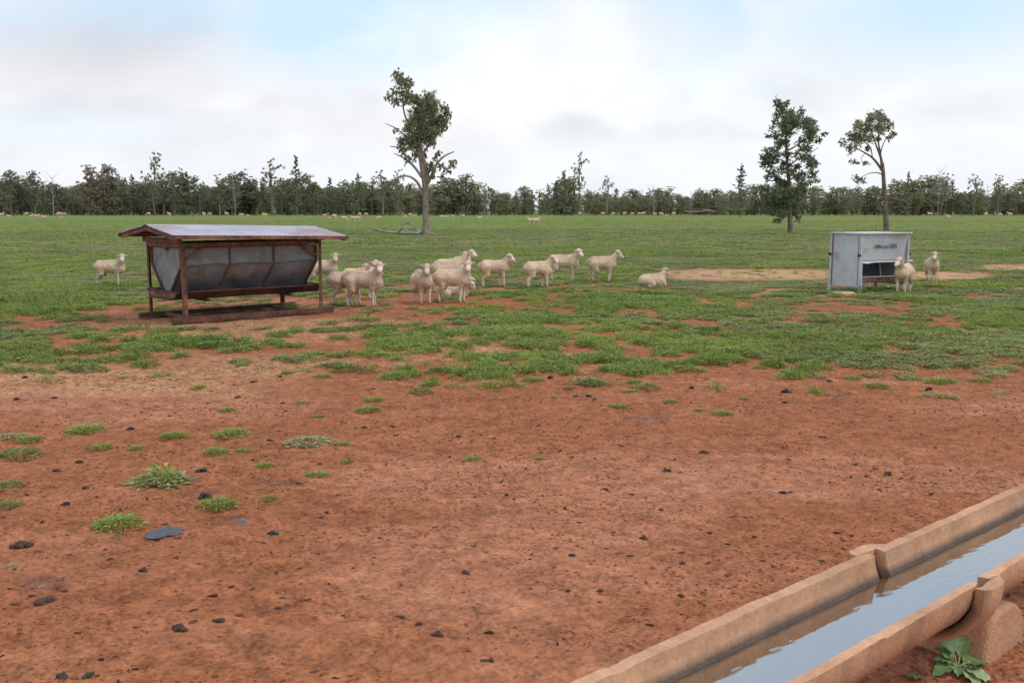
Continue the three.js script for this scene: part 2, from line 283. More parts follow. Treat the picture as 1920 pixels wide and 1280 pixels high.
{
  const R = rng(77), kinds = [
    joinParts([bladeTuft(R, 46, 0.13, 0.06, 0.13, 0.0042, 0.8, GREEN), leafTuft(R, 14, 0.15, 0.03, 0.05, GREEN)]),
    joinParts([leafTuft(R, 60, 0.15, 0.055, 0.06, [...GREEN, ...DEEP])]),
    joinParts([leafTuft(R, 46, 0.15, 0.045, 0.05, [...DEEP, ...OLIVE]), bladeTuft(R, 16, 0.14, 0.04, 0.08, 0.004, 1.1, OLIVE)]),
    joinParts([bladeTuft(R, 34, 0.15, 0.05, 0.10, 0.0046, 1.3, [...GREEN, ...OLIVE]), leafTuft(R, 22, 0.16, 0.03, 0.05, SILVER)]),
  ];
  const lists = kinds.map(() => []), m = new THREE.Matrix4(), q = new THREE.Quaternion(), up = V(0, 1, 0), cc = new THREE.Color();
  const grow = (count, r0, r1, size, flat) => {
    for (let i = 0; i < count; i++) {
      const a = (R() - 0.5) * 1.24, d = Math.sqrt(lerp(r0 * r0, r1 * r1, R())), x = Math.sin(a) * d, z = -Math.cos(a) * d, c = cover(x, z);
      if (c < 0.5 || R() > c) continue;
      const [px, py] = bearing(x, z); if (GRAVEL(px, py) > 0.3 && R() > 0.06) continue;
      const lush = fbm(x * 0.4 + 5, z * 0.4, 3), tall = clamp(0.55 + 1.1 * (lush - 0.35) + (py > 590 ? 0.25 : 0) + 0.5 * spot(px, py, 90, 575, 190, 22), 0.45, 1.5) * (0.55 + 0.95 * n2(x * 1.9 + 8, z * 1.9)), k = lush > 0.5 ? (R() < 0.62 ? 0 : 1) : R() < 0.4 ? 1 : R() < 0.6 ? 2 : 3;
      const s = size * (0.6 + 0.75 * R()), t = 0.78 + 0.5 * fbm(x * 0.8, z * 0.8 + 3, 2) + (R() - 0.5) * 0.2;
      q.setFromAxisAngle(up, R() * 6.283); m.compose(V(x, gh(x, z), z), q, V(s, s * tall * flat, s)); lists[k].push([m.clone(), cc.setRGB(t * (1.24 - 0.22 * lush), t, t * 1.15).clone()]);
    }
  };
  grow(66000, 7, 24, 0.58, 1.15); grow(62000, 20, 46, 0.95, 0.75); grow(30000, 44, 90, 2.0, 0.4); grow(9000, 80, 170, 2.2, 0.34);
  lists.forEach((l, i) => {
    const o = new THREE.InstancedMesh(kinds[i], M_GRASS, l.length); o.name = numbered(['grass', 'clover', 'ground_weeds', 'mixed_grass'][i]); shadows(o);
    l.forEach(([mm, c], k) => { o.setMatrixAt(k, mm); o.setColorAt(k, c); }); scene.add(o);
    tag(o, ['bright green grass growing in clumps across the paddock', 'low leafy clover spread between the grass', 'dark olive creeping weeds on the paddock', 'thin mixed grass and silvery weeds over red soil'][i], 'grass', null, 'stuff');
  });

  // clumps that stand alone on the bare soil: [x, y, width in the layout sketch, kind]
  const solo = [
    [300, 905, 112, 'broad', 'pale leafed sprawling weed clump nearest the black dung on the bare soil'], [222, 990, 96, 'tuft', 'bushy green weed clump just above the grey plastic scrap'], [408, 952, 72, 'tuft', 'green tuft with black dung against its edge'], [595, 895, 48, 'tuft', 'small flat green tuft beside the damp ant bed'], [580, 830, 92, 'silver', 'wide silvery grey weed mat on bare soil'], [160, 808, 74, 'tuft', 'green tuft beside a single black dung lump at left'], [432, 814, 68, 'tuft', 'rounded green tuft with a flat weed trailing to its upper side'], [38, 852, 76, 'deep', 'dark green weed clump at the left edge of the photo'], [18, 910, 50, 'deep', 'dark green weed cut by the left edge, above another'], [16, 952, 48, 'deep', 'lowest of the dark green weeds at the left edge'],
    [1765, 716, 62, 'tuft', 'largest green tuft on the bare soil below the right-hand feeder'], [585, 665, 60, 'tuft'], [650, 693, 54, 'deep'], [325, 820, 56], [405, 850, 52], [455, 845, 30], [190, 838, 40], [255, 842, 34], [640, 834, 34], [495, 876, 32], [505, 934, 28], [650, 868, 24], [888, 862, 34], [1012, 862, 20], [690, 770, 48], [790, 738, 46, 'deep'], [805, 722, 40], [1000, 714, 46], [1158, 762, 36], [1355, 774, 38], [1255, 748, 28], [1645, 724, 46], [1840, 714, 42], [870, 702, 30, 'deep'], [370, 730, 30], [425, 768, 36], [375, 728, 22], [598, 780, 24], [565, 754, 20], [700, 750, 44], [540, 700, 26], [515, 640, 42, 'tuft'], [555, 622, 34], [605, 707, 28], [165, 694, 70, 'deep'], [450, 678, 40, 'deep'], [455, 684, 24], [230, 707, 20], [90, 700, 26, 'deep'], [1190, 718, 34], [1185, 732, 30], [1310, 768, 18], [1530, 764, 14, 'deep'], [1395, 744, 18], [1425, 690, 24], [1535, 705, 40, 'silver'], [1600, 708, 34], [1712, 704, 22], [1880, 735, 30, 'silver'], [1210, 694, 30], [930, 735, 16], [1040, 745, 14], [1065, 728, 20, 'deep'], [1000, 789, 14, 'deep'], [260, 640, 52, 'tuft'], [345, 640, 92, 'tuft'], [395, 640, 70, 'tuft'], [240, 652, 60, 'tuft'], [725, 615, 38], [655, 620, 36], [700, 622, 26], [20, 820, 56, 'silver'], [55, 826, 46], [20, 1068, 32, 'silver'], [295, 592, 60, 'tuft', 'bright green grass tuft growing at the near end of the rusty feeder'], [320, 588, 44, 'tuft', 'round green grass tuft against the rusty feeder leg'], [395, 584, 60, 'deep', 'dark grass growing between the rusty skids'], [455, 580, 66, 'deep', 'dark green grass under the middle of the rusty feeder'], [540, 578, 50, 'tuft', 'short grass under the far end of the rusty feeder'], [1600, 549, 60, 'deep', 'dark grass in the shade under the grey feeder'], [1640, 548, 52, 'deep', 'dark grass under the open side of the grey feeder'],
  ];
  const variants = { tuft: [], deep: [], silver: [], broad: [] };
  for (let i = 0; i < 4; i++) {
    variants.tuft.push(joinParts([leafTuft(R, 150, 0.5, 0.16, 0.13, GREEN), bladeTuft(R, 210, 0.46, 0.18, 0.34, 0.008, 0.9, [...GREEN, [0.19, 0.25, 0.07]])]));
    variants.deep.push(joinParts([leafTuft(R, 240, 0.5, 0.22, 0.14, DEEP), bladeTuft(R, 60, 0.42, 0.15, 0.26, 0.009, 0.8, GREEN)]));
    variants.silver.push(joinParts([leafTuft(R, 230, 0.5, 0.10, 0.12, SILVER), leafTuft(R, 60, 0.4, 0.12, 0.1, GREEN)]));
    variants.broad.push(joinParts([leafTuft(R, 120, 0.5, 0.10, 0.17, [[0.33, 0.37, 0.21], [0.24, 0.31, 0.13]]), leafTuft(R, 130, 0.34, 0.30, 0.15, GREEN), bladeTuft(R, 40, 0.3, 0.2, 0.34, 0.009, 0.7, GREEN)]));
  }
  for (const [px, py, w, kind = 'tuft', label] of solo) {
    const p = ground(px, py), s = w * (-p.z) / F / (w < 34 && kind === 'tuft' ? 0.9 : 1), list = variants[kind], o = new THREE.Mesh(list[Math.floor(R() * 4)], M_GRASS);
    o.name = numbered(kind === 'tuft' ? 'grass_clump' : 'weed_clump'); shadows(o); o.position.set(p.x, gh(p.x, p.z), p.z); o.rotation.y = R() * 6.283; o.scale.set(s, s * (0.7 + 0.35 * R()), s); scene.add(o);
    const side = px < 480 ? ' at left' : px < 960 ? ' left of centre' : px < 1440 ? ' right of centre' : ' at right', zone = (py > 790 ? 'in the red foreground' : py > 690 ? 'on mid-distance red soil' : 'near the rusty feeder') + side;
    among(o, label ?? { tuft: 'small green grass tuft ', deep: 'small dark green weed ', silver: 'small silvery weed ' }[kind] + zone, kind === 'tuft' ? 'grass tuft' : 'weed', label ? 'weed clumps standing alone' : 'small ' + kind + ' clumps ' + zone, px);
  }
}

// ---------------------------------------------------------------- loose soil, grit and dung
function lump(R, rx, ry, rz, rough, detail = 1) {
  const g = new THREE.IcosahedronGeometry(1, detail), p = g.getAttribute('position'), s = R() * 50, f = 1.6;
  for (let i = 0; i < p.count; i++) { const x = p.getX(i), y = p.getY(i), z = p.getZ(i), k = 1 + rough * (n3(x * f + s, y * f, z * f) - 0.5) * 2; p.setXYZ(i, x * k * rx, y * k * ry, z * k * rz); }
  g.computeVertexNormals(); return g;
}
{
  const R = rng(501), m = new THREE.Matrix4(), q = new THREE.Quaternion(), e = new THREE.Euler(), cc = new THREE.Color();
  const strew = (name, label, geo, count, r1, size, color, keep) => {
    const l = [];
    for (let i = 0; i < count; i++) {
      const a = (R() - 0.5) * 1.2, d = 1.9 + (r1 - 1.9) * R() ** 1.15, x = Math.sin(a) * d, z = -Math.cos(a) * d; const [px, py] = bearing(x, z); if (!keep(x, z, px, py)) continue;
      const s = size(R); q.setFromEuler(e.set((R() - 0.5) * 0.5, R() * 6.283, (R() - 0.5) * 0.5)); m.compose(V(x, gh(x, z) + s * 0.15, z), q, V(s, s, s)); color(cc, R); l.push([m.clone(), cc.clone()]);
    }
    const o = new THREE.InstancedMesh(geo, new THREE.MeshPhysicalMaterial({ roughness: 1, specularIntensity: 0.12 }), l.length); o.name = name; shadows(o); l.forEach(([mm, c], k) => { o.setMatrixAt(k, mm); o.setColorAt(k, c); }); scene.add(o);
    tag(o, label, 'soil', null, 'stuff');
  };
  const patchy = (x, z) => fbm(x * 0.8 + 20, z * 1.3, 3) + (R() - 0.5) * 0.5 > 0.5;
  strew('soil_clods', 'crumbs and clods of red soil', lump(R, 1.3, 0.62, 1, 0.4, 0), 120000, 17, (r) => 0.0025 + 0.0085 * r() ** 4, (c, r) => { const v = 0.62 + 0.6 * r(); c.setRGB(0.30 * v, 0.11 * v, 0.052 * v); }, patchy);
  strew('dark_crumbs', 'dark flakes of dung and bark strewn on the soil', lump(R, 1.7, 0.4, 0.9, 0.5, 0), 6500, 19, (r) => 0.0035 + 0.011 * r() ** 3, (c, r) => { const v = 0.5 + r(); c.setRGB(0.085 * v, 0.045 * v, 0.032 * v); }, patchy);
  strew('pale_grit', 'tiny pale grit on the red soil', lump(R, 1, 0.6, 1, 0.3, 0), 5200, 13, (r) => 0.0014 + 0.0022 * r(), (c, r) => { const v = 0.7 + 0.4 * r(); c.setRGB(0.62 * v, 0.47 * v, 0.36 * v); }, patchy);
  strew('straw', 'chaff and broken straw scattered on the soil', new THREE.BoxGeometry(1, 0.1, 0.14), 60000, 17, (r) => 0.02 + 0.035 * r(), (c, r) => { const v = 0.6 + 0.6 * r(); c.setRGB(0.46 * v, 0.29 * v, 0.15 * v); }, (x, z, px, py) => chaff(px, py, x, z) > 0.3 + 0.4 * R());

  // dung: lumps of pressed pellets
  const M_DUNG = [mat({ color: rgb(0.018, 0.017, 0.018), roughness: 0.55 }), mat({ color: rgb(0.075, 0.045, 0.032), roughness: 0.95 })], shapes = [];
  for (let i = 0; i < 6; i++) {
    const list = [], n = 9 + Math.floor(R() * 7);
    for (let k = 0; k < n; k++) { const g = lump(R, 0.17, 0.12, 0.14, 0.35, 1); g.rotateY(R() * 6); g.rotateZ(R() - 0.5); { const q = k / (n - 1) - 0.5; g.translate(q * 0.8 + (R() - 0.5) * 0.14, 0.08 + (0.25 - q * q) * 0.6 * R(), (R() - 0.5) * 0.34 * (1.2 - Math.abs(q))); }; list.push(g); }
    shapes.push(merged(list));
  }
  for (let i = 0; i < 3; i++) shapes.push(merged([lump(R, 0.5, 0.16, 0.28, 0.35, 2), (() => { const g = lump(R, 0.2, 0.13, 0.16, 0.3, 1); g.translate(0.3, 0.1, 0.1); return g; })()]));
  const D = [[378, 884, 24, 0, 'long black dung roll beside the pale leafed weed clump'], [122, 952, 20, 0, 'round black dung lump left of the bushy weed clump'], [384, 938, 30, 0, 'black dung heap tucked against a green tuft'], [268, 1080, 22, 0, 'black dung lump alone on the lower left soil'], [40, 1031, 40, 1, 'wide grey brown dung pat near the left edge'], [330, 1054, 15, 1, 'small upright dark dung crumb below the plastic scrap'], [332, 1014, 20, 1, 'brown dung nugget touching the plastic scrap'], [511, 1006, 22, 0, 'black dung lump right of the plastic scrap'], [207, 1057, 14, 1, 'small brown dung nugget left of the black lump'], [410, 1171, 28, 1, 'long brown dung piece in the lower left'], [80, 1138, 46, 1, 'flat crumbled brown dung below the damp ant bed'], [1073, 1038, 18, 0, 'spiky black dung standing in the middle of the foreground'], [1240, 958, 14, 0, 'upright black dung piece behind the spiky one'], [1469, 921, 18, 0, 'black dung lump nearest the far side of the trough'], [1665, 884, 22, 1, 'long brown dung stick above the trough'], [1207, 1013, 20, 1, 'flat brown dung crumb left of the trough'], [1541, 1057, 14, 1, 'small dark nugget beside the trough joint'], [912, 1236, 32, 1, 'broad brown dung piece at the bottom of the photo'], [820, 1194, 26, 1, 'dark dung flake low in the middle'], [645, 1150, 20, 1], [750, 1160, 26, 1], [520, 1143, 20, 1], [887, 1022, 18, 1], [872, 1068, 20, 1], [1125, 1108, 16, 1], [950, 928, 14, 0], [115, 1275, 30, 1, 'dark brown dung cut by the lower left edge'], [165, 1273, 28, 1], [335, 1187, 34, 1], [785, 1172, 20, 1], [1280, 1058, 16, 1], [446, 744, 14, 0], [244, 806, 16, 0, 'black dung lump right of a green tuft at left'], [46, 709, 12, 0], [102, 747, 12, 0], [30, 752, 14, 0], [1032, 711, 14, 0], [1080, 743, 12, 0], [1104, 743, 14, 0], [1218, 699, 16, 0], [1475, 733, 22, 0, 'row of three black dung lumps on bare soil at right'], [1472, 753, 14, 0], [1742, 730, 18, 0], [1556, 714, 12, 0], [1297, 728, 12, 0], [860, 820, 14, 0], [683, 800, 14, 0], [505, 825, 16, 0], [700, 730, 10, 0], [735, 800, 12, 1], [1050, 845, 12, 1], [1606, 866, 12, 0], [1250, 885, 20, 1], [560, 910, 14, 1], [105, 880, 20, 1], [148, 867, 18, 1], [160, 918, 18, 1], [460, 936, 14, 1], [1545, 815, 12, 1], [1320, 845, 18, 1], [1785, 715, 10, 0], [530, 756, 10, 0], [524, 705, 12, 0], [475, 715, 16, 1], [1115, 750, 10, 0], [260, 610, 8, 0], [690, 592, 8, 0], [670, 600, 8, 0], [1625, 570, 12, 0]];
  for (const [px, py, w, kind, label] of D) {
    const p = ground(px, py), s = w * 0.9 * -p.z / F, o = shadows(new THREE.Mesh(shapes[Math.floor(R() * (kind ? 9 : 6))], M_DUNG[kind])); o.name = numbered('dung'); o.position.set(p.x, gh(p.x, p.z) - 0.006, p.z); o.rotation.y = (R() - 0.5) * 1.6; o.scale.set(s, s * 1.55, s * 1.15); scene.add(o);
    const side = px < 480 ? ' at left' : px < 960 ? ' left of centre' : px < 1440 ? ' right of centre' : ' at right', zone = (py > 820 ? 'in the foreground' : py > 690 ? 'in the middle distance' : 'near the sheep') + side;
    among(o, label ?? (kind ? 'small brown dung crumb ' : 'small black dung lump ') + zone, 'dung', label ? 'dung on the soil' : (kind ? 'brown crumbs ' : 'black lumps ') + zone, px);
  }
  // torn plastic
  const scrap = (px, py, w, label) => {
    const p = ground(px, py), s = w * -p.z / F, g = new THREE.CircleGeometry(0.5, 40, 0, Math.PI * 2), P = g.getAttribute('position'), pos = [], idx = [], seg = 48, ring = 12;
    for (let j = 0; j <= ring; j++) for (let i = 0; i < seg; i++) { const a = i / seg * 6.2832, r = j / ring * (0.26 + 0.42 * n2(Math.cos(a) * 1.7 + px, Math.sin(a) * 1.7 + 7) + 0.07 * n2(a * 7, px)), x = Math.cos(a) * r, z = Math.sin(a) * r * 0.75; pos.push(x, 0.02 + 0.34 * Math.abs(fbm(x * 7 + px, z * 7, 3) - 0.5) * (j < ring ? 1 : 0.5) + 0.02 * fbm(x * 20, z * 20, 2), z); if (j) { const k = j * seg + i, k2 = j * seg + (i + 1) % seg; idx.push(k - seg, k2 - seg, k, k2 - seg, k2, k); } }
    const q = geom(pos, idx); q.computeVertexNormals(); const o = mesh('plastic_scrap', q, mat({ color: rgb(0.075, 0.08, 0.095), roughness: 0.5, side: THREE.DoubleSide }), scene); o.position.set(p.x, gh(p.x, p.z), p.z); o.scale.set(s, s * 0.7, s * 1.5); o.rotation.y = px; tag(o, label, 'plastic scrap', 'torn plastic on the soil'); void P;
  };
  scrap(310, 1004, 64, 'large crumpled grey black plastic scrap below the bushy weed'); scrap(452, 982, 26, 'small flat blue grey plastic scrap right of the larger one'); scrap(220, 1012, 14, 'tiny dark plastic flake left of the crumpled scrap');
}

// ---------------------------------------------------------------- surfaces of metal, rust, concrete
const rustMap = texture(512, (u, v) => { const a = pfbm(u, v, 6, 5), b = pfbm(u + 0.3, v + 0.7, 30, 3), s = 0.55 + 0.9 * (a - 0.5) + 0.5 * (b - 0.5), k = sstep(0.52, 0.66, pfbm(u + 0.5, v, 9, 4)); return [lerp(0.175, 0.10, k) * s * 2.2, lerp(0.072, 0.055, k) * s * 2.2, lerp(0.046, 0.046, k) * s * 2.2]; });
const rustBump = texture(512, (u, v) => pfbm(u, v, 40, 3), false);
const M_RUST = mat({ map: rustMap, bumpMap: rustBump, bumpScale: 0.002, roughness: 0.85, metalness: 0.1 });
const M_SKID = mat({ map: rustMap, color: rgb(0.62, 0.62, 0.64), bumpMap: rustBump, bumpScale: 0.002, roughness: 0.9 });
const M_DARKSTEEL = mat({ map: rustMap, color: rgb(0.42, 0.42, 0.46), bumpMap: rustBump, bumpScale: 0.002, roughness: 0.7, metalness: 0.2 });
const zincMap = texture(512, (u, v) => { const a = pfbm(u, v, 5, 5), b = pfbm(u + 0.2, v * 1, 60, 2), s = 0.43 + 0.2 * (a - 0.5) + 0.1 * (b - 0.5), r = sstep(0.62, 0.76, pfbm(u + 0.4, v + 0.6, 7, 5)) * 0.5; return [lerp(s * 0.97, 0.3, r), lerp(s * 1.02, 0.23, r), lerp(s * 1.07, 0.17, r)]; });
const M_ZINC = mat({ map: zincMap, color: rgb(1.1, 1.1, 1.1), roughness: 0.5, metalness: 0.1 });
// hopper sheet: zinc with brown feed stains and grime
const stainMap = texture(512, (u, v) => { const a = pfbm(u, v, 4, 6), b = pfbm(u + 0.1, v + 0.3, 40, 3), s = 0.235 + 0.2 * (a - 0.5) + 0.1 * (b - 0.5), r = sstep(0.5, 0.68, pfbm(u + 0.7, v + 0.2, 9, 6)) * 0.35, k = sstep(0.5, 0.75, pfbm(u + 0.25, v + 0.9, 12, 5)) * 0.3; return [lerp(lerp(s * 0.96, 0.17, r), 0.04, k), lerp(lerp(s, 0.12, r), 0.04, k), lerp(lerp(s * 1.05, 0.085, r), 0.042, k)]; });
const M_HOPPER = mat({ map: stainMap, roughness: 0.6, metalness: 0.08 });
const roofMap = texture(512, (u, v) => { const a = pfbm(u * 1, v, 4, 5), b = pn(u * 8, v * 90, 90), r = sstep(0.5, 0.68, 0.75 * pfbm(u * 1, v, 3, 4) + 0.25 * b) * 0.55; const s = 0.43 + 0.14 * (a - 0.5) + 0.14 * (b - 0.5); return [lerp(s * 1.02, 0.30, r), lerp(s * 0.98, 0.15, r), lerp(s * 1.08, 0.125, r)]; });
const M_ROOF = mat({ map: roofMap, roughness: 0.45, metalness: 0.4, side: THREE.DoubleSide });

// a sheet through a grid of points with thickness
function sheet(nu, nv, fn, thick = 0.003) {
  const pos = [], idx = [], uv = []; const N = (nu + 1) * (nv + 1), P = [], U = [0], W = [0];
  for (let j = 0; j <= nv; j++) for (let i = 0; i <= nu; i++) P.push(fn(i / nu, j / nv));
  for (let i = 1; i <= nu; i++) U.push(U[i - 1] + P[i].distanceTo(P[i - 1])); for (let j = 1; j <= nv; j++) W.push(W[j - 1] + P[j * (nu + 1)].distanceTo(P[(j - 1) * (nu + 1)])); const shift = Math.abs(P[0].x * 1.7 + P[0].z * 2.3);
  const norm = (i, j) => { const g = (a, b) => P[clamp(b, 0, nv) * (nu + 1) + clamp(a, 0, nu)]; return g(i + 1, j).clone().sub(g(i - 1, j)).cross(g(i, j + 1).clone().sub(g(i, j - 1))).normalize(); };
  for (let s = 0; s < 2; s++) for (let j = 0; j <= nv; j++) for (let i = 0; i <= nu; i++) { const p = P[j * (nu + 1) + i], n = norm(i, j).multiplyScalar(s ? -thick : 0); pos.push(p.x + n.x, p.y + n.y, p.z + n.z); uv.push(U[i] * 0.5 + shift, W[j] * 0.5 + shift * 0.6); }
  for (let j = 0; j < nv; j++) for (let i = 0; i < nu; i++) { const a = j * (nu + 1) + i, b = a + 1, c = a + nu + 1, d = c + 1; idx.push(a, b, c, b, d, c, a + N, c + N, b + N, b + N, c + N, d + N); }
  for (let i = 0; i < nu; i++) for (const j of [0, nv]) { const a = j * (nu + 1) + i, b = a + 1; idx.push(a, a + N, b, b, a + N, b + N); }
  for (let j = 0; j < nv; j++) for (const i of [0, nu]) { const a = j * (nu + 1) + i, b = a + nu + 1; idx.push(a, b, a + N, b, b + N, a + N); }
  const g = geom(pos, idx, null, uv); g.computeVertexNormals(); return g;
}

// ---------------------------------------------------------------- rusty roofed feeder
{
  const a = 42.8 * Math.PI / 180, L = 2.33, W = 1.22, c = V(-4.44, 0, -16.04);
  const o = root('roofed_feeder', c.x, 0.01, c.z, a); tag(o, 'rusty sheep feeder with a corrugated gable roof and stained metal hopper', 'feeder');
  const X = L / 2, Z = W / 2;
  for (const z of [Z, -Z]) {             // skids: channel with a pointed turned-up end
    const s = merged([box(2.78, 0.06, 0.012, 0.02, 0.048, z + 0.035), box(2.78, 0.01, 0.08, 0.02, 0.08, z), box(2.78, 0.008, 0.08, 0.02, 0.006, z), box(0.012, 0.075, 0.07, -1.365, 0.0375, z - 0.006)]); mesh('skid', s, M_SKID, o);
  }
  for (const x of [-0.95, 0.95]) mesh('skid_crossbar', box(0.06, 0.05, W - 0.09, x, 0.035, 0), M_RUST, o);
  for (const x of [-X, X]) for (const z of [Z, -Z]) mesh('leg', merged([box(0.056, 1.12, 0.012, x, 0.645, z + 0.025 * Math.sign(z)), box(0.012, 1.12, 0.05, x - 0.025 * Math.sign(-x), 0.645, z - 0.006 * Math.sign(z))]), M_RUST, o);
  for (const z of [Z - 0.03, -Z + 0.03]) mesh('top_rail', merged([box(L - 0.07, 0.06, 0.04, 0, 1.165, z), box(L - 0.07, 0.012, 0.03, 0, 1.122, z - 0.03 * Math.sign(z))]), M_RUST, o);
  for (const x of [-X - 0.02, X + 0.02]) mesh('end_rail', box(0.04, 0.07, W - 0.07, x, 1.165, 0), M_RUST, o);
  for (const x of [-X - 0.05, X + 0.05]) {   // gable beams that carry the roof
    mesh('gable_beam', box(0.05, 0.075, W + 0.1, x, 1.235, 0), M_RUST, o);
  }
  // knee braces on the near and far side
  for (const z of [Z - 0.012, -Z + 0.012]) for (const s of [-1, 1]) mesh('brace', bar(V(s * (X - 0.02), 0.94, z), V(s * (X - 0.34), 1.13, z), 0.035, 0.02), M_RUST, o);
  // hopper: three bays a side, upright above a crumpled bend, leaning in below it
  const kink = (x, sd) => 0.865 + 0.008 * Math.sin(x * 7.5 + sd) + 0.03 * (n2(x * 5 + sd * 9, 2) - 0.5), zt = Z - 0.085, zb = 0.11;
  for (const sd of [1, -1]) for (let b = 0; b < 3; b++) {
    const x0 = -X + 0.03 + b * (L - 0.06) / 3, x1 = x0 + (L - 0.06) / 3 - 0.006;
    const side = (x, y, u) => {
      const k = kink(x, sd); let z = y > k ? zt : lerp(zt, zb, (k - y) / (k - 0.44)); const w = Math.sin(Math.PI * u);
      const belly = y > k ? 0.012 * w * (1.12 - y) / 0.26 : 0.085 * w * Math.sin(Math.PI * clamp((k - y) / (k - 0.44), 0, 1)), dent = (fbm(x * 5 + sd * 3, y * 7, 3) - 0.5) * (y > k - 0.02 ? 0.012 : 0.045);
      z += 0.016 * Math.exp(-(((y - k) / 0.015) ** 2)) + belly + dent * w; return V(sd > 0 ? x : -x, y, z * sd);
    };
    mesh('hopper_panel', sheet(26, 10, (u, v) => { const x = lerp(x0, x1, u); return side(x, lerp(1.125, kink(x, sd) + 0.002, v), u); }, 0.0025), M_HOPPER, o);
    mesh('hopper_slope', sheet(26, 16, (u, v) => { const x = lerp(x0, x1, u); return side(x, lerp(kink(x, sd) - 0.002, 0.44, v), u); }, 0.0025), M_HOPPER, o);
    if (b) mesh('hopper_rib', merged([bar(V(x0 - 0.003, 1.12, (zt + 0.014) * sd), V(x0 - 0.003, 0.87, (zt + 0.018) * sd), 0.028, 0.02), bar(V(x0 - 0.003, 0.87, (zt + 0.018) * sd), V(x0 - 0.003, 0.5, (zb + 0.075) * sd), 0.028, 0.02)]), M_RUST, o);
  }
  for (const s of [-1, 1]) {
    const shape = new THREE.Shape([[-zt, 1.12], [zt, 1.12], [zt, 0.86], [zb, 0.44], [-zb, 0.44], [-zt, 0.86]].map(([z, y]) => new THREE.Vector2(z, y)));
    const g = new THREE.ExtrudeGeometry(shape, { depth: 0.004, bevelEnabled: false }); g.rotateY(-Math.PI / 2); g.translate(s * (X - 0.02) + 0.002, 0, 0); const p = mesh('hopper_end', metreUV(g, 0.7), M_HOPPER, o); p.userData.label = 'pale stained end sheet of the hopper';
    for (const q of [-1, 1]) mesh('end_frame', merged([bar(V(s * (X + 0.0), 1.12, zt * q), V(s * X, 0.86, zt * q), 0.03, 0.03), bar(V(s * X, 0.86, zt * q), V(s * X, 0.44, (zb + 0.01) * q), 0.03, 0.03)]), M_RUST, o);
    mesh('latch', box(0.02, 0.035, 0.08, s * (X + 0.012), 1.10, 0.05), M_DARKSTEEL, o);
  }
  // feed tray
  const T = 1.24, tp = 0.53, tb = 0.40;
  for (const q of [-1, 1]) { mesh('tray_side', sheet(8, 4, (u, v) => V(lerp(-T, T, u) * q, lerp(0.46, 0.345, v), lerp(tp, tb, v) * q), 0.004), M_DARKSTEEL, o); mesh('tray_lip', box(2 * T + 0.03, 0.022, 0.03, 0, 0.465, (tp + 0.008) * q), M_DARKSTEEL, o); }
  mesh('tray_floor', box(2 * T - 0.02, 0.006, tb * 2 - 0.008, 0, 0.344, 0), M_DARKSTEEL, o);
  for (const s of [-1, 1]) {
    const sh = new THREE.Shape([[-tp, 0.45], [tp, 0.45], [tb, 0.345], [-tb, 0.345]].map(([z, y]) => new THREE.Vector2(z, y))), g = new THREE.ExtrudeGeometry(sh, { depth: 0.006, bevelEnabled: false }); g.rotateY(-Math.PI / 2); g.translate(s * (T + 0.006), 0, 0);
    const e = mesh('tray_end', metreUV(g), M_RUST, o); mesh('tray_end_rim', merged([box(0.03, 0.022, 2 * tp - 0.01, s * (T + 0.012), 0.466, 0), box(0.028, 0.03, 2 * tb, s * (T + 0.014), 0.352, 0)]), M_DARKSTEEL, e);
  }
  for (const x of [-0.72, 0.72]) mesh('tray_support', box(0.03, 0.04, 1.0, x, 0.318, 0), M_RUST, o);
  // roof: sheets with the ribs along the ridge, tilted a little to the far end
  const rf = new THREE.Group(); rf.name = 'roof'; o.add(rf); rf.position.set(0, 1.278, 0); rf.rotation.z = -0.021;
  const RL = 1.47, S = 0.965, rise = 0.135, th = Math.atan(rise / S);
  for (const q of [-1, 1]) {
    for (let k = 0; k < 2; k++) mesh('roof_sheet', sheet(2, 104, (u, v) => { const x0 = k ? 0.003 : -RL, x1 = k ? RL : -0.003, s = v * S, y = rise - s * rise / S + 0.012 * Math.sin(s / 0.0755 * Math.PI * 2) + 0.02; return V(lerp(x0, x1, u) * q, y + (fbm(lerp(x0, x1, u) * 2, s * 2, 2) - 0.5) * 0.008, s * q); }, 0.0012), M_ROOF, rf);
    mesh('fascia', box(2 * RL + 0.04, 0.055, 0.022, 0, -0.008, q * (S + 0.014)), M_RUST, rf);
    for (const s of [-1, 1]) mesh('barge_board', box(0.02, 0.05, Math.hypot(S, rise), s * (RL - 0.03), rise / 2 - 0.034, q * S / 2, q * th), M_RUST, rf);
    for (const s of [0.3, 0.66]) mesh('purlin', box(2 * RL - 0.06, 0.03, 0.03, 0, rise - s * rise / S - 0.012, q * s), M_RUST, rf);
  }
  mesh('ridge_cap', merged([box(2 * RL, 0.003, 0.09, 0, rise + 0.026, 0.042, th), box(2 * RL, 0.003, 0.09, 0, rise + 0.026, -0.042, -th)]), M_ROOF, rf);
  for (const [x, w] of [[-0.42, 0.012], [0.3, 0.16], [0.75, 0.012]]) mesh('roof_post', box(w, 0.08, 0.03, x, 1.24, Z - 0.03), M_DARKSTEEL, o);
}

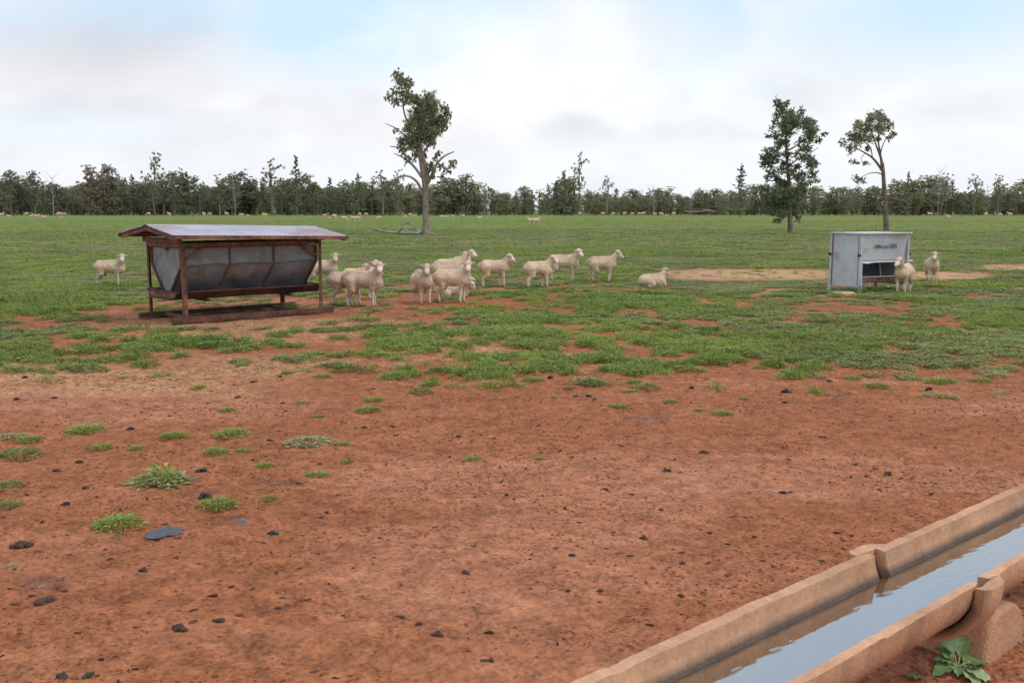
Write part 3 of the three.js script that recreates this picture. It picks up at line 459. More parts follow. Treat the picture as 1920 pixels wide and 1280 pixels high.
// ---------------------------------------------------------------- galvanised lick feeder
{
  const fl = ground(1613, 549), a = 27 * Math.PI / 180, L = 1.36, W = 0.87, c = fl.clone().addScaledVector(V(Math.cos(a), 0, -Math.sin(a)), L / 2).addScaledVector(V(-Math.sin(a), 0, -Math.cos(a)), W / 2);
  const o = root('lick_feeder', c.x, 0.0, c.z, a); tag(o, 'grey galvanised box feeder with stencilled lettering and open lower side', 'feeder');
  const X = L / 2, Z = W / 2, wob = (x, y) => (fbm(x * 3 + 5, y * 3, 3) - 0.5) * 0.018;
  const front = mesh('front_panel', sheet(24, 12, (u, v) => V(lerp(-X, X, u), lerp(1.2, 0.66, v), Z - 0.06 * v + wob(u * 2, v)), 0.003), M_ZINC, o);
  mesh('back_panel', sheet(12, 8, (u, v) => V(lerp(X, -X, u), lerp(1.2, 0.66, v), -Z + 0.06 * v), 0.003), M_ZINC, o);
  for (const s of [-1, 1]) {
    const e = mesh('end_panel', sheet(14, 20, (u, v) => V(s * (X + 0.004 + wob(u + 3, v * 2) * 0.8), lerp(1.2, 0.13, v), lerp(-Z + 0.05, Z - 0.05, u) * s * -1 * -1 * (s > 0 ? -1 : 1)), 0.003), M_ZINC, o); e.userData.label = 'weathered end sheet with rusty edges';
    for (const q of [-1, 1]) {
      mesh('corner_post', merged([box(0.012, 1.18, 0.06, s * (X + 0.016), 0.6, q * (Z - 0.03)), box(0.05, 1.18, 0.008, s * (X - 0.015), 0.6, q * (Z - 0.004))]), M_ZINC, o);
      mesh('rust_seam', box(0.006, 1.05, 0.014, s * (X + 0.018), 0.66, q * (Z - 0.072)), M_RUST, o);
      mesh('leg', merged([box(0.035, 0.36, 0.035, s * (X - 0.0), 0.17, q * (Z + 0.012))]), M_ZINC, o);
      const b = new THREE.CylinderGeometry(0.03, 0.03, 0.05, 14); b.rotateZ(Math.PI / 2); b.translate(s * (X + 0.04), 0.77, q * (Z - 0.025)); mesh('pivot_bolt', b, M_DARKSTEEL, o);
    }
    mesh('end_bottom_rail', box(0.02, 0.025, W - 0.14, s * (X + 0.012), 0.125, 0), M_ZINC, o);
  }
  // lid: shallow folded sheet with rolled rim
  mesh('lid', sheet(20, 12, (u, v) => V(lerp(-X - 0.02, X + 0.03, u), 1.222 + 0.016 * Math.sin(Math.PI * u) * Math.sin(Math.PI * v) + wob(u * 2, v + 9) * 0.5, lerp(Z + 0.02, -Z - 0.02, v)), -0.003), M_ZINC, o);
  for (const q of [-1, 1]) { const r = new THREE.CylinderGeometry(0.016, 0.016, L + 0.07, 10); r.rotateZ(Math.PI / 2); r.translate(0.005, 1.212, q * (Z + 0.024)); mesh('lid_rim', r, M_ZINC, o); mesh('lid_end_rim', box(0.02, 0.02, W, q * (X + 0.03), 1.213, 0), M_ZINC, o); }
  // hood along the foot of the front panel, bent down at one end
  mesh('hood', sheet(30, 4, (u, v) => V(lerp(-X + 0.01, X + 0.15, u), 0.652 - 0.004 - 0.03 * v - 0.02 * v * Math.exp(-(((u - 0.1) / 0.08) ** 2)), Z - 0.058 + 0.07 * v), -0.003), M_ZINC, o);
  // tray with sloping back plate seen through the opening
  mesh('inner_slope', sheet(10, 8, (u, v) => V(lerp(-X + 0.01, X - 0.01, u), lerp(0.64, 0.22, v), lerp(-Z + 0.08, -Z + 0.14, v)), 0.003), M_HOPPER, o);
  mesh('tray_floor', box(L - 0.02, 0.006, W - 0.16, 0, 0.215, 0), M_RUST, o);
  mesh('tray_front', box(L - 0.02, 0.12, 0.006, 0, 0.25, Z - 0.09), M_RUST, o);
  mesh('tray_bar', box(L - 0.04, 0.018, 0.018, 0, 0.315, Z - 0.088), M_ZINC, o);
  for (const q of [-1, 1]) mesh('skid', box(L + 0.1, 0.03, 0.05, 0, 0.012, q * (Z + 0.012)), M_ZINC, o);
  const font = await new FontLoader().loadAsync('fonts/droid/droid_sans_bold.typeface.json');
  const words = new TextGeometry('COWRA LICK FEEDER', { font, size: 0.1, depth: 0.002, curveSegments: 3, bevelEnabled: false }); words.computeBoundingBox(); const bb = words.boundingBox;
  words.scale(0.67 / (bb.max.x - bb.min.x), 0.9, 1); words.rotateX(-0.11); words.translate(-0.33, 0.905, Z - 0.016); mesh('stencil_lettering', words, mat({ color: rgb(0.085, 0.1, 0.13), roughness: 0.8 }), front);
  const R = rng(9), s = mesh('lick_block', merged([lump(R, 0.05, 0.04, 0.04, 0.3, 2), (() => { const g = lump(R, 0.03, 0.03, 0.03, 0.3, 2); g.translate(-0.07, 0, 0.02); return g; })()]), mat({ color: rgb(0.75, 0.72, 0.68) }), scene), p = ground(1663, 541); s.position.set(p.x, 0.03, p.z); tag(s, 'small white lump of lick lying under the grey feeder', 'lick block');
  const pile = lump(R, 0.34, 0.05, 0.2, 0.3, 3), gp = ground(1577, 551), g = mesh('grain_pile', pile, mat({ color: rgb(0.52, 0.36, 0.17), bumpMap: soilBump, bumpScale: 0.01, roughness: 1 }), scene); g.position.set(gp.x, gh(gp.x, gp.z), gp.z); tag(g, 'flat pale pile of spilt grain at the corner of the grey feeder', 'grain');
}

// ---------------------------------------------------------------- concrete trough
const concMap = texture(512, (u, v) => { const a = pfbm(u, v, 5, 6), b = pfbm(u + 0.3, v + 0.1, 70, 2), d = pn(u * 260, v * 260, 260), s = 0.62 + 0.36 * (a - 0.5) + 0.18 * (b - 0.5) + (d > 0.95 ? -0.1 : 0); return [s, s * 0.98, s * 0.96]; });
const concBump = texture(512, (u, v) => 0.6 * pfbm(u, v, 30, 4) + 0.4 * pn(u * 170, v * 170, 170), false);
const WATER = 0.306;
{
  const TH = 41.5 * Math.PI / 180, T = V(Math.cos(TH), 0, -Math.sin(TH)), N = V(Math.sin(TH), 0, Math.cos(TH)), s0 = 3.45, C = T.clone().multiplyScalar(s0).addScaledVector(N, -1.636);
  const M = new THREE.MeshPhysicalMaterial({ map: concMap, bumpMap: concBump, bumpScale: 0.0025, vertexColors: true, roughness: 0.95, specularIntensity: 0.3 });
  function shell(x0, x1, profileAt, seed) {      // profileAt(x) -> [inner radius, outer radius]
    const nx = Math.max(2, Math.round((x1 - x0) / 0.018)), prof = [], pos = [], idx = [], col = [], uv = [];
    const K = 18; for (let k = 0; k <= K; k++) prof.push(['o', Math.PI * k / K]); prof.push(['o', Math.PI], ['i', Math.PI]); for (let k = 0; k <= K; k++) prof.push(['i', Math.PI * (1 - k / K)]); prof.push(['i', 0], ['o', 0]);
    const np = prof.length;
    for (let i = 0; i <= nx; i++) {
      const x = lerp(x0, x1, i / nx), [ri, ro] = profileAt(x); let run = 0, last = null;
      prof.forEach(([side, a], k) => {
        const rim = (q) => 0.4 + (fbm(x * 9 + q * 31 + seed, 4, 4) - 0.5) * 0.007 - Math.max(0, n2(x * 14 + q * 11, seed) - 0.86) * 0.06;
        const ca = Math.cos(a), sa = Math.sin(a), r = (side === 'o' ? ro : ri) + (fbm(x * 7 + seed, a * 3 + (side === 'o' ? 0 : 9), 3) - 0.5) * 0.008, z = ca * r * (1 + 0.04 * sa), y = sa < 0.02 ? rim(ca > 0 ? 1 : 2) + (side === 'i' ? -0.004 : 0) : 0.4 - Math.min(sa, 1) * r * (0.96) - 0.0;
        pos.push(x, y, z); if (last) run += Math.hypot(y - last[0], z - last[1]); last = [y, z]; uv.push(x * 1.1 + seed * 0.13, run * 1.1);
        // fired-clay coloured concrete, with the dark algae band at the water line
        const v = 0.82 + 0.36 * fbm(x * 3 + seed, run * 5, 3); let c = [0.86 * v, 0.49 * v, 0.30 * v]; const pale = sstep(0.52, 0.72, fbm(x * 2.2 + 40, run * 9 + seed, 4)) * 0.4; c = [lerp(c[0], 0.80, pale), lerp(c[1], 0.53, pale), lerp(c[2], 0.37, pale)];
        const streak = sstep(0.55, 0.75, n2(x * 16 + 3, run * 2 + seed)) * 0.28 * (side === 'o' ? 1 : 0.4); c = c.map((q, m) => lerp(q, [0.36, 0.21, 0.14][m], streak));
        if (side === 'i') { const e = y - WATER + (n2(x * 60, run * 60) - 0.5) * 0.012 + (fbm(x * 2.5, 8, 2) - 0.5) * 0.012, band = sstep(0.03, 0.018, e); c = c.map((q, m) => lerp(q, [0.15, 0.125, 0.115][m], band * 0.92)); if (y - WATER < -0.02) c = [0.16, 0.1, 0.06]; }
        col.push(...c);
      });
    }
    for (let i = 0; i < nx; i++) for (let k = 0; k < np - 1; k++) { if (k === K || k === K + 2 || k === 2 * K + 3) continue; const p = i * np + k, q = p + np; idx.push(p, p + 1, q, p + 1, q + 1, q); }
    for (const e of [0, nx]) for (let k = 0; k < K; k++) { const a = e * np + k, b = a + 1, c = e * np + (2 * K + 3 - k), d = c - 1; if (e) idx.push(a, b, c, b, d, c); else idx.push(a, c, b, b, c, d); }
    const g = geom(pos, idx, col, uv); g.computeVertexNormals(); return g;
  }
  const section = (name, label, build) => { const o = root(name, C.x, 0, C.z, TH); tag(o, label, 'water trough', 'joined lengths of the concrete trough'); build(o); return o; };
  section('trough_section', 'terracotta coloured concrete trough length running out at the bottom edge', (o) => mesh('channel', shell(-3.6, 0.0, (x) => [0.178, 0.217 - 0.01 * sstep(-0.05, 0, x)], 1), M, o));
  section('trough_section', 'terracotta coloured concrete trough length with a flared collar, running out at the right edge', (o) => {
    mesh('channel', shell(0.07, 3.6, () => [0.178, 0.215], 5), M, o);
    const cl = mesh('collar', shell(-0.055, 0.15, (x) => [x < 0.02 ? 0.224 : 0.219, 0.268 - 0.045 * sstep(0.07, 0.15, x) - 0.012 * sstep(-0.03, -0.055, x)], 8), M, o); cl.userData.label = 'flared collar that clasps the next length';
  });
  const rest = new THREE.Shape(); rest.moveTo(-0.13, 0); rest.lineTo(0.2, 0); rest.quadraticCurveTo(0.2, 0.17, 0.06, 0.185); rest.lineTo(-0.05, 0.185); rest.quadraticCurveTo(-0.12, 0.16, -0.13, 0);
  const rg = new THREE.ExtrudeGeometry(rest, { depth: 0.28, bevelEnabled: true, bevelSize: 0.02, bevelThickness: 0.025, bevelSegments: 3, curveSegments: 10 }); rg.translate(0.36, -0.01, -0.14);
  const base = mesh('trough_rest', metreUV(rg), mat({ map: concMap, bumpMap: concBump, bumpScale: 0.005, color: rgb(0.76, 0.42, 0.25), roughness: 1 }), scene); base.position.set(C.x, 0, C.z); base.rotation.y = TH; tag(base, 'rounded concrete rest holding up the trough beside the collar', 'support');
  const ripple = texture(512, (u, v) => 0.5 * pfbm(u, v, 7, 3) + 0.5 * pn(u * 14, v * 26, 14 * 13), false); ripple.repeat.set(1, 1);
  const wg = new THREE.PlaneGeometry(7.1, 0.318, 200, 8); wg.rotateX(-Math.PI / 2); const wu = wg.getAttribute('uv'), wp = wg.getAttribute('position'); for (let i = 0; i < wu.count; i++) wu.setXY(i, wp.getX(i) * 1.4, wp.getZ(i) * 2.2);
  const water = mesh('water', wg, new THREE.MeshPhysicalMaterial({ color: rgb(0.055, 0.036, 0.02), roughness: 0.02, ior: 2.33, specularIntensity: 2.4, clearcoat: 1, clearcoatRoughness: 0.0, bumpMap: ripple, bumpScale: 0.0014 }), scene); water.position.set(C.x, WATER, C.z); water.rotation.y = TH; tag(water, 'still brown water standing in the trough', 'water', null, 'structure');

  // plants at the foot of the trough
  const M_LEAF = new THREE.MeshPhysicalMaterial({ color: rgb(0.17, 0.29, 0.10), roughness: 0.5, transmission: 0.15, thickness: 0, side: THREE.DoubleSide }), M_LEAF2 = new THREE.MeshPhysicalMaterial({ color: rgb(0.32, 0.40, 0.19), roughness: 0.55, transmission: 0.15, thickness: 0, side: THREE.DoubleSide });
  const leaf = (len, wide, lift, droop, stem) => sheet(8, 12, (u, v) => { const q = u * 2 - 1, w = wide * 1.5 * Math.sin(Math.PI * clamp(v, 0.02, 1) ** 0.75) ** 0.8 * (v < 0.02 ? 0.05 : 1); const s = stem + v * len; return V(q * w * 0.5, lift * s - droop * s * s / len + Math.abs(q) * w * 0.14 + 0.004 * Math.sin(v * 22) * Math.abs(q), s); }, 0.0008);
  const plant = (px, py, label, leaves) => { const p = ground(px, py), o = root('broadleaf_plant', p.x, gh(p.x, p.z), p.z); tag(o, label, 'plant'); for (const [turn, len, wide, lift, droop, pale] of leaves) { const l = mesh('leaf', leaf(len, wide, lift, droop, len * 0.25), pale ? M_LEAF2 : M_LEAF, o); l.rotation.y = turn; const st = mesh('stalk', tube([V(0, 0, 0), V(0, lift * len * 0.2, len * 0.16), V(0, lift * len * 0.28, len * 0.3)], [0.003, 0.0028, 0.0022], 6, 0), M_LEAF2, o); st.rotation.y = turn; } };
  plant(1796, 1254, 'broad leafed green weed growing against the foot of the trough', [[3.35, 0.12, 0.065, 1.5, 0.5, 0], [2.5, 0.11, 0.035, 1.2, 0.4, 0], [1.7, 0.10, 0.072, 0.62, 0.45, 0], [0.75, 0.115, 0.046, 0.34, 0.5, 1], [0.3, 0.10, 0.04, 0.3, 0.45, 1], [-1.2, 0.095, 0.045, 0.35, 0.4, 0], [-1.9, 0.07, 0.035, 0.8, 0.5, 0], [-2.6, 0.08, 0.04, 1.0, 0.5, 0], [1.15, 0.06, 0.035, 0.7, 0.5, 1], [-0.4, 0.06, 0.03, 0.6, 0.5, 0]]);
  const small = []; for (let i = 0; i < 11; i++) small.push([-2.2 + i * 0.58, 0.03 + (i % 4) * 0.013, 0.018 + (i % 3) * 0.004, 0.35 + (i % 5) * 0.12, 0.3, i % 3 === 0]);
  plant(1884, 1206, 'small trailing weed beside the concrete rest', small); plant(1724, 1266, 'tiny seedling on the soil in front of the trough', small.slice(0, 5).map(([t, l, w, ...r]) => [t * 1.4, l * 0.7, w * 0.7, ...r]));
}

// ---------------------------------------------------------------- sheep
// distance fields joined smoothly and meshed with surface nets
function nets(f, lo, hi, h) {
  const nx = Math.ceil((hi[0] - lo[0]) / h), ny = Math.ceil((hi[1] - lo[1]) / h), nz = Math.ceil((hi[2] - lo[2]) / h), at = (i, j, k) => (k * (ny + 1) + j) * (nx + 1) + i, D = new Float32Array((nx + 1) * (ny + 1) * (nz + 1)), B = 5;
  for (let k0 = 0; k0 <= nz; k0 += B) for (let j0 = 0; j0 <= ny; j0 += B) for (let i0 = 0; i0 <= nx; i0 += B) {
    const m = f(lo[0] + (i0 + B / 2) * h, lo[1] + (j0 + B / 2) * h, lo[2] + (k0 + B / 2) * h), skip = Math.abs(m) > B * h * 1.3 + 0.03;
    for (let k = k0; k < Math.min(k0 + B, nz + 1); k++) for (let j = j0; j < Math.min(j0 + B, ny + 1); j++) for (let i = i0; i < Math.min(i0 + B, nx + 1); i++) D[at(i, j, k)] = skip ? m : f(lo[0] + i * h, lo[1] + j * h, lo[2] + k * h);
  }
  const id = new Int32Array(D.length).fill(-1), pos = [], idx = [];
  for (let k = 0; k < nz; k++) for (let j = 0; j < ny; j++) for (let i = 0; i < nx; i++) {
    let mask = 0; for (let c = 0; c < 8; c++) if (D[at(i + (c & 1), j + (c >> 1 & 1), k + (c >> 2))] < 0) mask |= 1 << c;
    if (mask === 0 || mask === 255) continue; let sx = 0, sy = 0, sz = 0, n = 0;
    for (let c = 0; c < 8; c++) for (const b of [1, 2, 4]) { if (c & b) continue; const d = c | b; if (!(mask >> c & 1) === !(mask >> d & 1)) continue; const a = D[at(i + (c & 1), j + (c >> 1 & 1), k + (c >> 2))], e = D[at(i + (d & 1), j + (d >> 1 & 1), k + (d >> 2))], t = a / (a - e); sx += (c & 1) + (b === 1 ? t : 0); sy += (c >> 1 & 1) + (b === 2 ? t : 0); sz += (c >> 2) + (b === 4 ? t : 0); n++; }
    id[at(i, j, k)] = pos.length / 3; pos.push(lo[0] + (i + sx / n) * h, lo[1] + (j + sy / n) * h, lo[2] + (k + sz / n) * h);
  }
  const quad = (a, b, c, d, flip) => { if (a < 0 || b < 0 || c < 0 || d < 0) return; if (flip) idx.push(a, c, b, a, d, c); else idx.push(a, b, c, a, c, d); };
  for (let k = 1; k < nz; k++) for (let j = 1; j < ny; j++) for (let i = 1; i < nx; i++) {
    const s = D[at(i, j, k)] < 0;
    if (s !== D[at(i + 1, j, k)] < 0) quad(id[at(i, j - 1, k - 1)], id[at(i, j, k - 1)], id[at(i, j, k)], id[at(i, j - 1, k)], !s);
    if (s !== D[at(i, j + 1, k)] < 0) quad(id[at(i - 1, j, k - 1)], id[at(i - 1, j, k)], id[at(i, j, k)], id[at(i, j, k - 1)], !s);
    if (s !== D[at(i, j, k + 1)] < 0) quad(id[at(i - 1, j - 1, k)], id[at(i, j - 1, k)], id[at(i, j, k)], id[at(i - 1, j, k)], !s);
  }
  return [pos, idx];
}
// local axes: x forward, y up, z to the sheep's right
function sheepShape({ yaw = 0, nod = 0.45, graze = 0, lie = 0, stride = 0, plump = 1, seed = 1, cell = 0.0115, neckUp = 0 }) {
  const prim = [], add = (a, b, ra, rb, kind, k, sy = 1) => prim.push([a[0], a[1], a[2], b[0] - a[0], b[1] - a[1], b[2] - a[2], ra, rb, kind, k, 1 / Math.max(1e-6, (b[0] - a[0]) ** 2 + (b[1] - a[1]) ** 2 + (b[2] - a[2]) ** 2), sy]);
  const by = lie ? 0.14 : 0.44, w = plump;
  add([-0.21, by + 0.005, 0], [0.16, by - 0.01, 0], 0.128 * w, 0.13 * w, 0, 0.035); add([-0.25, by + 0.02, 0], [-0.2, by - 0.02, 0], 0.11, 0.12, 0, 0.04); add([0.17, by + 0.02, 0], [0.23, by - 0.03, 0], 0.115, 0.11, 0, 0.04);
  add([-0.24, by + 0.12, 0], [0.16, by + 0.12, 0], 0.046, 0.05, 0, 0.05);
  add([-0.355, by + 0.06, 0], [-0.375, by - 0.03, 0], 0.026, 0.02, 0, 0.03);
  const nz = -Math.sin(yaw), nx = Math.cos(yaw);
  const S = [0.19, by + 0.04, 0], E = graze ? [0.43, 0.2, 0.03 * nz] : [0.285 + 0.055 * nx, by + 0.225 + neckUp, 0.075 * nz];
  add(S, E, 0.098, 0.058, 0, 0.045); add([0.24, by - 0.02, 0], [lerp(S[0], E[0], 0.8), lerp(S[1], E[1], 0.72), E[2] * 0.7], 0.07, 0.05, 0, 0.04);
  const f = graze ? 1.15 : nod, m = [nx * Math.cos(f), -Math.sin(f), nz * Math.cos(f)], e = [-nz, 0, nx], u = [nx * Math.sin(f), Math.cos(f), nz * Math.sin(f)];
  const H = (a, b, c) => [E[0] + m[0] * a + e[0] * b + u[0] * c, E[1] + 0.02 + m[1] * a + e[1] * b + u[1] * c, E[2] + m[2] * a + e[2] * b + u[2] * c];
  add(H(0.0, 0, 0.018), H(0.04, 0, 0.02), 0.058, 0.054, 0, 0.025); add(H(0.03, 0, 0.0), H(0.105, 0, -0.006), 0.052, 0.042, 1, 0.02); add(H(0.1, 0, -0.002), H(0.162, 0, -0.01), 0.042, 0.033, 1, 0.02); add(H(0.02, 0, -0.04), H(0.14, 0, -0.028), 0.036, 0.024, 1, 0.02);
  for (const s of [-1, 1]) { add(H(0.012, s * 0.05, 0.022), H(-0.006, s * 0.096, 0.022), 0.017, 0.021, 2, 0.012, 1); add(H(-0.006, s * 0.096, 0.022), H(-0.012, s * 0.132, 0.008), 0.02, 0.009, 2, 0.012, 1); }
  for (const s of [-1, 1]) {
    const z = s * 0.075, st = stride * s;
    if (!lie) {
      add([0.165, by - 0.04, z * 0.95], [0.17 + st * 0.3, 0.235, z], 0.066, 0.036, 0, 0.03); add([0.17 + st * 0.3, 0.235, z], [0.175 + st * 0.7, 0.165, z], 0.031, 0.025, 3, 0.015); add([0.175 + st * 0.7, 0.165, z], [0.168 + st, 0.05, z], 0.0215, 0.0185, 3, 0.01); add([0.168 + st, 0.05, z], [0.184 + st, 0.02, z], 0.022, 0.024, 4, 0.012);
      add([-0.21, by - 0.01, z * 0.9], [-0.175 - st * 0.4, 0.29, z * 1.12], 0.1, 0.066, 0, 0.035); add([-0.175 - st * 0.4, 0.29, z * 1.12], [-0.265 - st * 0.8, 0.185, z * 1.05], 0.054, 0.03, 0, 0.02); add([-0.268 - st * 0.8, 0.182, z * 1.05], [-0.25 - st, 0.05, z], 0.025, 0.019, 3, 0.012); add([-0.25 - st, 0.05, z], [-0.236 - st, 0.02, z], 0.023, 0.025, 4, 0.012);
    } else {
      add([0.2, 0.12, z * 1.1], [0.27, 0.06, z * 1.25], 0.06, 0.04, 0, 0.04); add([0.28, 0.055, z * 1.2], [0.15, 0.03, z * 1.3], 0.032, 0.024, 3, 0.02);
      add([-0.22, 0.14, z * 1.3], [-0.08, 0.075, z * 1.9], 0.11, 0.075, 0, 0.05); add([-0.06, 0.06, z * 2], [-0.2, 0.035, z * 2.1], 0.035, 0.028, 3, 0.02); add([-0.2, 0.035, z * 2.1], [-0.1, 0.028, z * 2.2], 0.027, 0.022, 3, 0.02);
    }
  }
  const dist = (p, x, y, z) => { const dx = x - p[0], dy = y - p[1], dz = z - p[2]; let t = (dx * p[3] + dy * p[4] + dz * p[5]) * p[10]; t = t < 0 ? 0 : t > 1 ? 1 : t; const a = dx - p[3] * t, b = dy - p[4] * t, c = dz - p[5] * t; return Math.sqrt(a * a + b * b + c * c) - (p[6] + (p[7] - p[6]) * t); };
  const field = (x, y, z) => {
    let d = 1; for (const p of prim) { const q = dist(p, x, y, z), k = p[9], h = Math.max(k - Math.abs(d - q), 0) / k; d = Math.min(d, q) - h * h * k * 0.25; }
    return d;
  };
  const wool = (x, y, z) => { const d = field(x, y, z); return Math.abs(d) < 0.05 && y > 0.22 - lie ? d - 0.012 * (n3(x * 30 + seed * 9, y * 30, z * 30) - 0.5) - 0.015 * (n3(x * 10 + seed * 5, y * 9, z * 9) - 0.5) : d; };
  const [pos, idx] = nets(wool, [-0.48, -0.03, -0.3], [0.66, 0.92, 0.3], cell), col = [], nor = [], KIND = [[0.57, 0.43, 0.312], [0.79, 0.67, 0.58], [0.5, 0.34, 0.28], [0.72, 0.60, 0.50], [0.33, 0.22, 0.15]];
  for (let i = 0; i < pos.length; i += 3) {
    const x = pos[i], y = pos[i + 1], z = pos[i + 2], e1 = 0.006; let W = 0, c = [0, 0, 0];
    const nn = V(wool(x + e1, y, z) - wool(x - e1, y, z), wool(x, y + e1, z) - wool(x, y - e1, z), wool(x, y, z + e1) - wool(x, y, z - e1)).normalize(); nor.push(nn.x, nn.y, nn.z);
    for (const p of prim) { const q = Math.exp(-Math.max(-0.05, dist(p, x, y, z)) * 120), k = KIND[p[8]]; W += q; c[0] += q * k[0]; c[1] += q * k[1]; c[2] += q * k[2]; }
    const v = 0.86 + 0.28 * n3(x * 14 + seed * 3, y * 14, z * 14) + 0.12 * (n3(x * 45, y * 45, z * 45) - 0.5), dirt = sstep(0.5, 0.8, n3(x * 6 + seed * 7, y * 7, z * 6)) * 0.45, tint = 0.9 + 0.2 * h2(seed, 5);
    const dx = (x - E[0]) * m[0] + (y - E[1] - 0.02) * m[1] + (z - E[2]) * m[2], off = Math.hypot(x - E[0] - m[0] * 0.17, y - E[1] - 0.02 - m[1] * 0.17, z - E[2] - m[2] * 0.17), pink = off < 0.04 && dx > 0.165 ? 0.5 : 0;
    const q = [c[0] / W * v * tint, c[1] / W * v * tint, c[2] / W * v * tint]; col.push(lerp(lerp(q[0], 0.42, dirt), 0.6, pink), lerp(lerp(q[1], 0.29, dirt), 0.4, pink), lerp(lerp(q[2], 0.19, dirt), 0.36, pink));
  }
  const g = geom(pos, idx, col); g.setAttribute('normal', new THREE.BufferAttribute(new Float32Array(nor), 3));
  return { geo: g, eyes: [-1, 1].map((s) => H(0.066, s * 0.047, 0.014)) };
}
const M_SHEEP = new THREE.MeshPhysicalMaterial({ vertexColors: true, roughness: 1, specularIntensity: 0.2, sheen: 0.3, sheenRoughness: 0.9, sheenColor: rgb(0.8, 0.7, 0.6) }), M_EYE = mat({ color: rgb(0.012, 0.01, 0.008), roughness: 0.2 }), EYE_G = new THREE.SphereGeometry(0.014, 12, 8);
const R90 = Math.PI / 180;
{
  // [x, y of the feet, heading in degrees (0 right, 90 away), where the head looks ('cam' or degrees), options, label]
  const flock = [
    [207, 537, 8, 'cam', { scale: 0.97 }, 'sheep alone at the left beyond the rusty feeder, watching'],
    [604, 541, 10, 'cam', { scale: 1.03 }, 'sheep half hidden behind the end of the rusty feeder'],
    [652, 571, 18, 48, { scale: 1.0, stride: 0.03 }, 'sheep with its face turned away beside the rusty feeder'],
    [682, 574, -6, 'cam', { scale: 1.06 }, 'sheep facing the camera in front of two others near the rusty feeder'],
    [676, 560, 15, 80, { scale: 1.0 }, 'sheep mostly hidden behind the front pair by the rusty feeder'],
    [792, 568, -66, 'cam', { scale: 1.0 }, 'front-on sheep standing left of the huddled group'],
    [849, 567, -10, 'cam', { scale: 1.03, neckUp: 0.01 }, 'sheep watching in front of the huddled group, a lamb lying behind its legs'],
    [842, 547, 10, 30, { scale: 1.08, graze: 1 }, 'sheep with lowered head behind the watching one in the huddle'],
    [846, 540, 22, 70, { scale: 1.06 }, 'rear sheep of the huddle with its face turned away'],
    [866, 531, 60, 'cam', { scale: 1.04 }, 'rearmost sheep of the huddle with only its face showing'],
    [850, 557, -14, -30, { scale: 0.88, lie: 1, yawMax: 1 }, 'sheep lying down behind the legs of the huddled group'],
    [927, 538, 16, -28, { scale: 1.0 }, 'sheep standing right of the huddle with grey dusty fleece'],
    [1009, 540, 26, -12, { scale: 0.96 }, 'smaller sheep with its rump to the camera, overlapping another'],
    [1058, 526, -4, -48, { scale: 1.03, stride: 0.03 }, 'sheep behind the smaller one, looking towards the camera'],
    [1129, 529, 6, -12, { scale: 1.02 }, 'sheep in side view at the right end of the standing row'],
    [1224, 537, 22, 40, { scale: 0.95, lie: 1 }, 'sheep lying alone on the green right of the standing row'],
    [1694, 549, -125, -140, { scale: 1.0 }, 'sheep standing at the open side of the grey feeder'],
    [1747, 529, -104, 'cam', { scale: 0.98 }, 'sheep front-on, apart at the right of the grey feeder'],
  ];
  flock.forEach(([px, py, head, look, opt, label], i) => {
    const p = ground(px, py), hd = head * R90, lk = look === 'cam' ? Math.atan2(p.z, -p.x) : look * R90; let yaw = lk - hd; while (yaw > Math.PI) yaw -= 2 * Math.PI; while (yaw < -Math.PI) yaw += 2 * Math.PI; yaw = clamp(yaw, -1.75, 1.75);
    const { geo, eyes } = sheepShape({ yaw, seed: i + 1, nod: 0.42 + 0.2 * h2(i, 3), stride: (h2(i, 8) - 0.5) * 0.07, plump: 0.93 + 0.16 * h2(i, 4), ...opt }), o = root('sheep', p.x, gh(p.x, p.z) - 0.004, p.z, hd); o.scale.setScalar(opt.scale); mesh('body', geo, M_SHEEP, o);
    for (const e of eyes) mesh('eye', EYE_G, M_EYE, o).position.set(...e); tag(o, label, 'sheep', 'flock near the feeders');
  });
  // far flock
  const far = [{ graze: 1, yaw: 0.2 }, { graze: 1, yaw: -0.5, plump: 1.1 }, { yaw: -1.2 }, { yaw: 0.3 }, { lie: 1, yaw: -0.7 }].map((q, i) => sheepShape({ ...q, seed: 40 + i, cell: 0.026 }).geo), R = rng(33);
  const spots = [[3, 404], [16, 403], [49, 400], [57, 406], [63, 402], [68, 406], [82, 405], [107, 402], [113, 400], [115, 406], [120, 401], [278, 400], [317, 403], [382, 403], [393, 401], [425, 401], [452, 404], [465, 403], [496, 404], [608, 401], [628, 401], [618, 407], [625, 407], [645, 411], [663, 411.6], [671, 411], [674, 402], [686, 402], [710, 410], [760, 407], [769, 404], [777, 406], [828, 407], [837, 408], [849, 406], [868, 407], [899, 410.5], [1087, 399], [1131, 400], [1150, 400], [1171, 400.4], [1186, 400], [1199, 400.4], [1206, 400.6], [1228, 401], [1240, 401], [1250, 402], [1264, 400.6], [1744, 402.4], [1779, 408.5], [1849, 402.5], [1876, 403.6], [1894, 402.6], [996, 417.5], [1005, 417.5]];
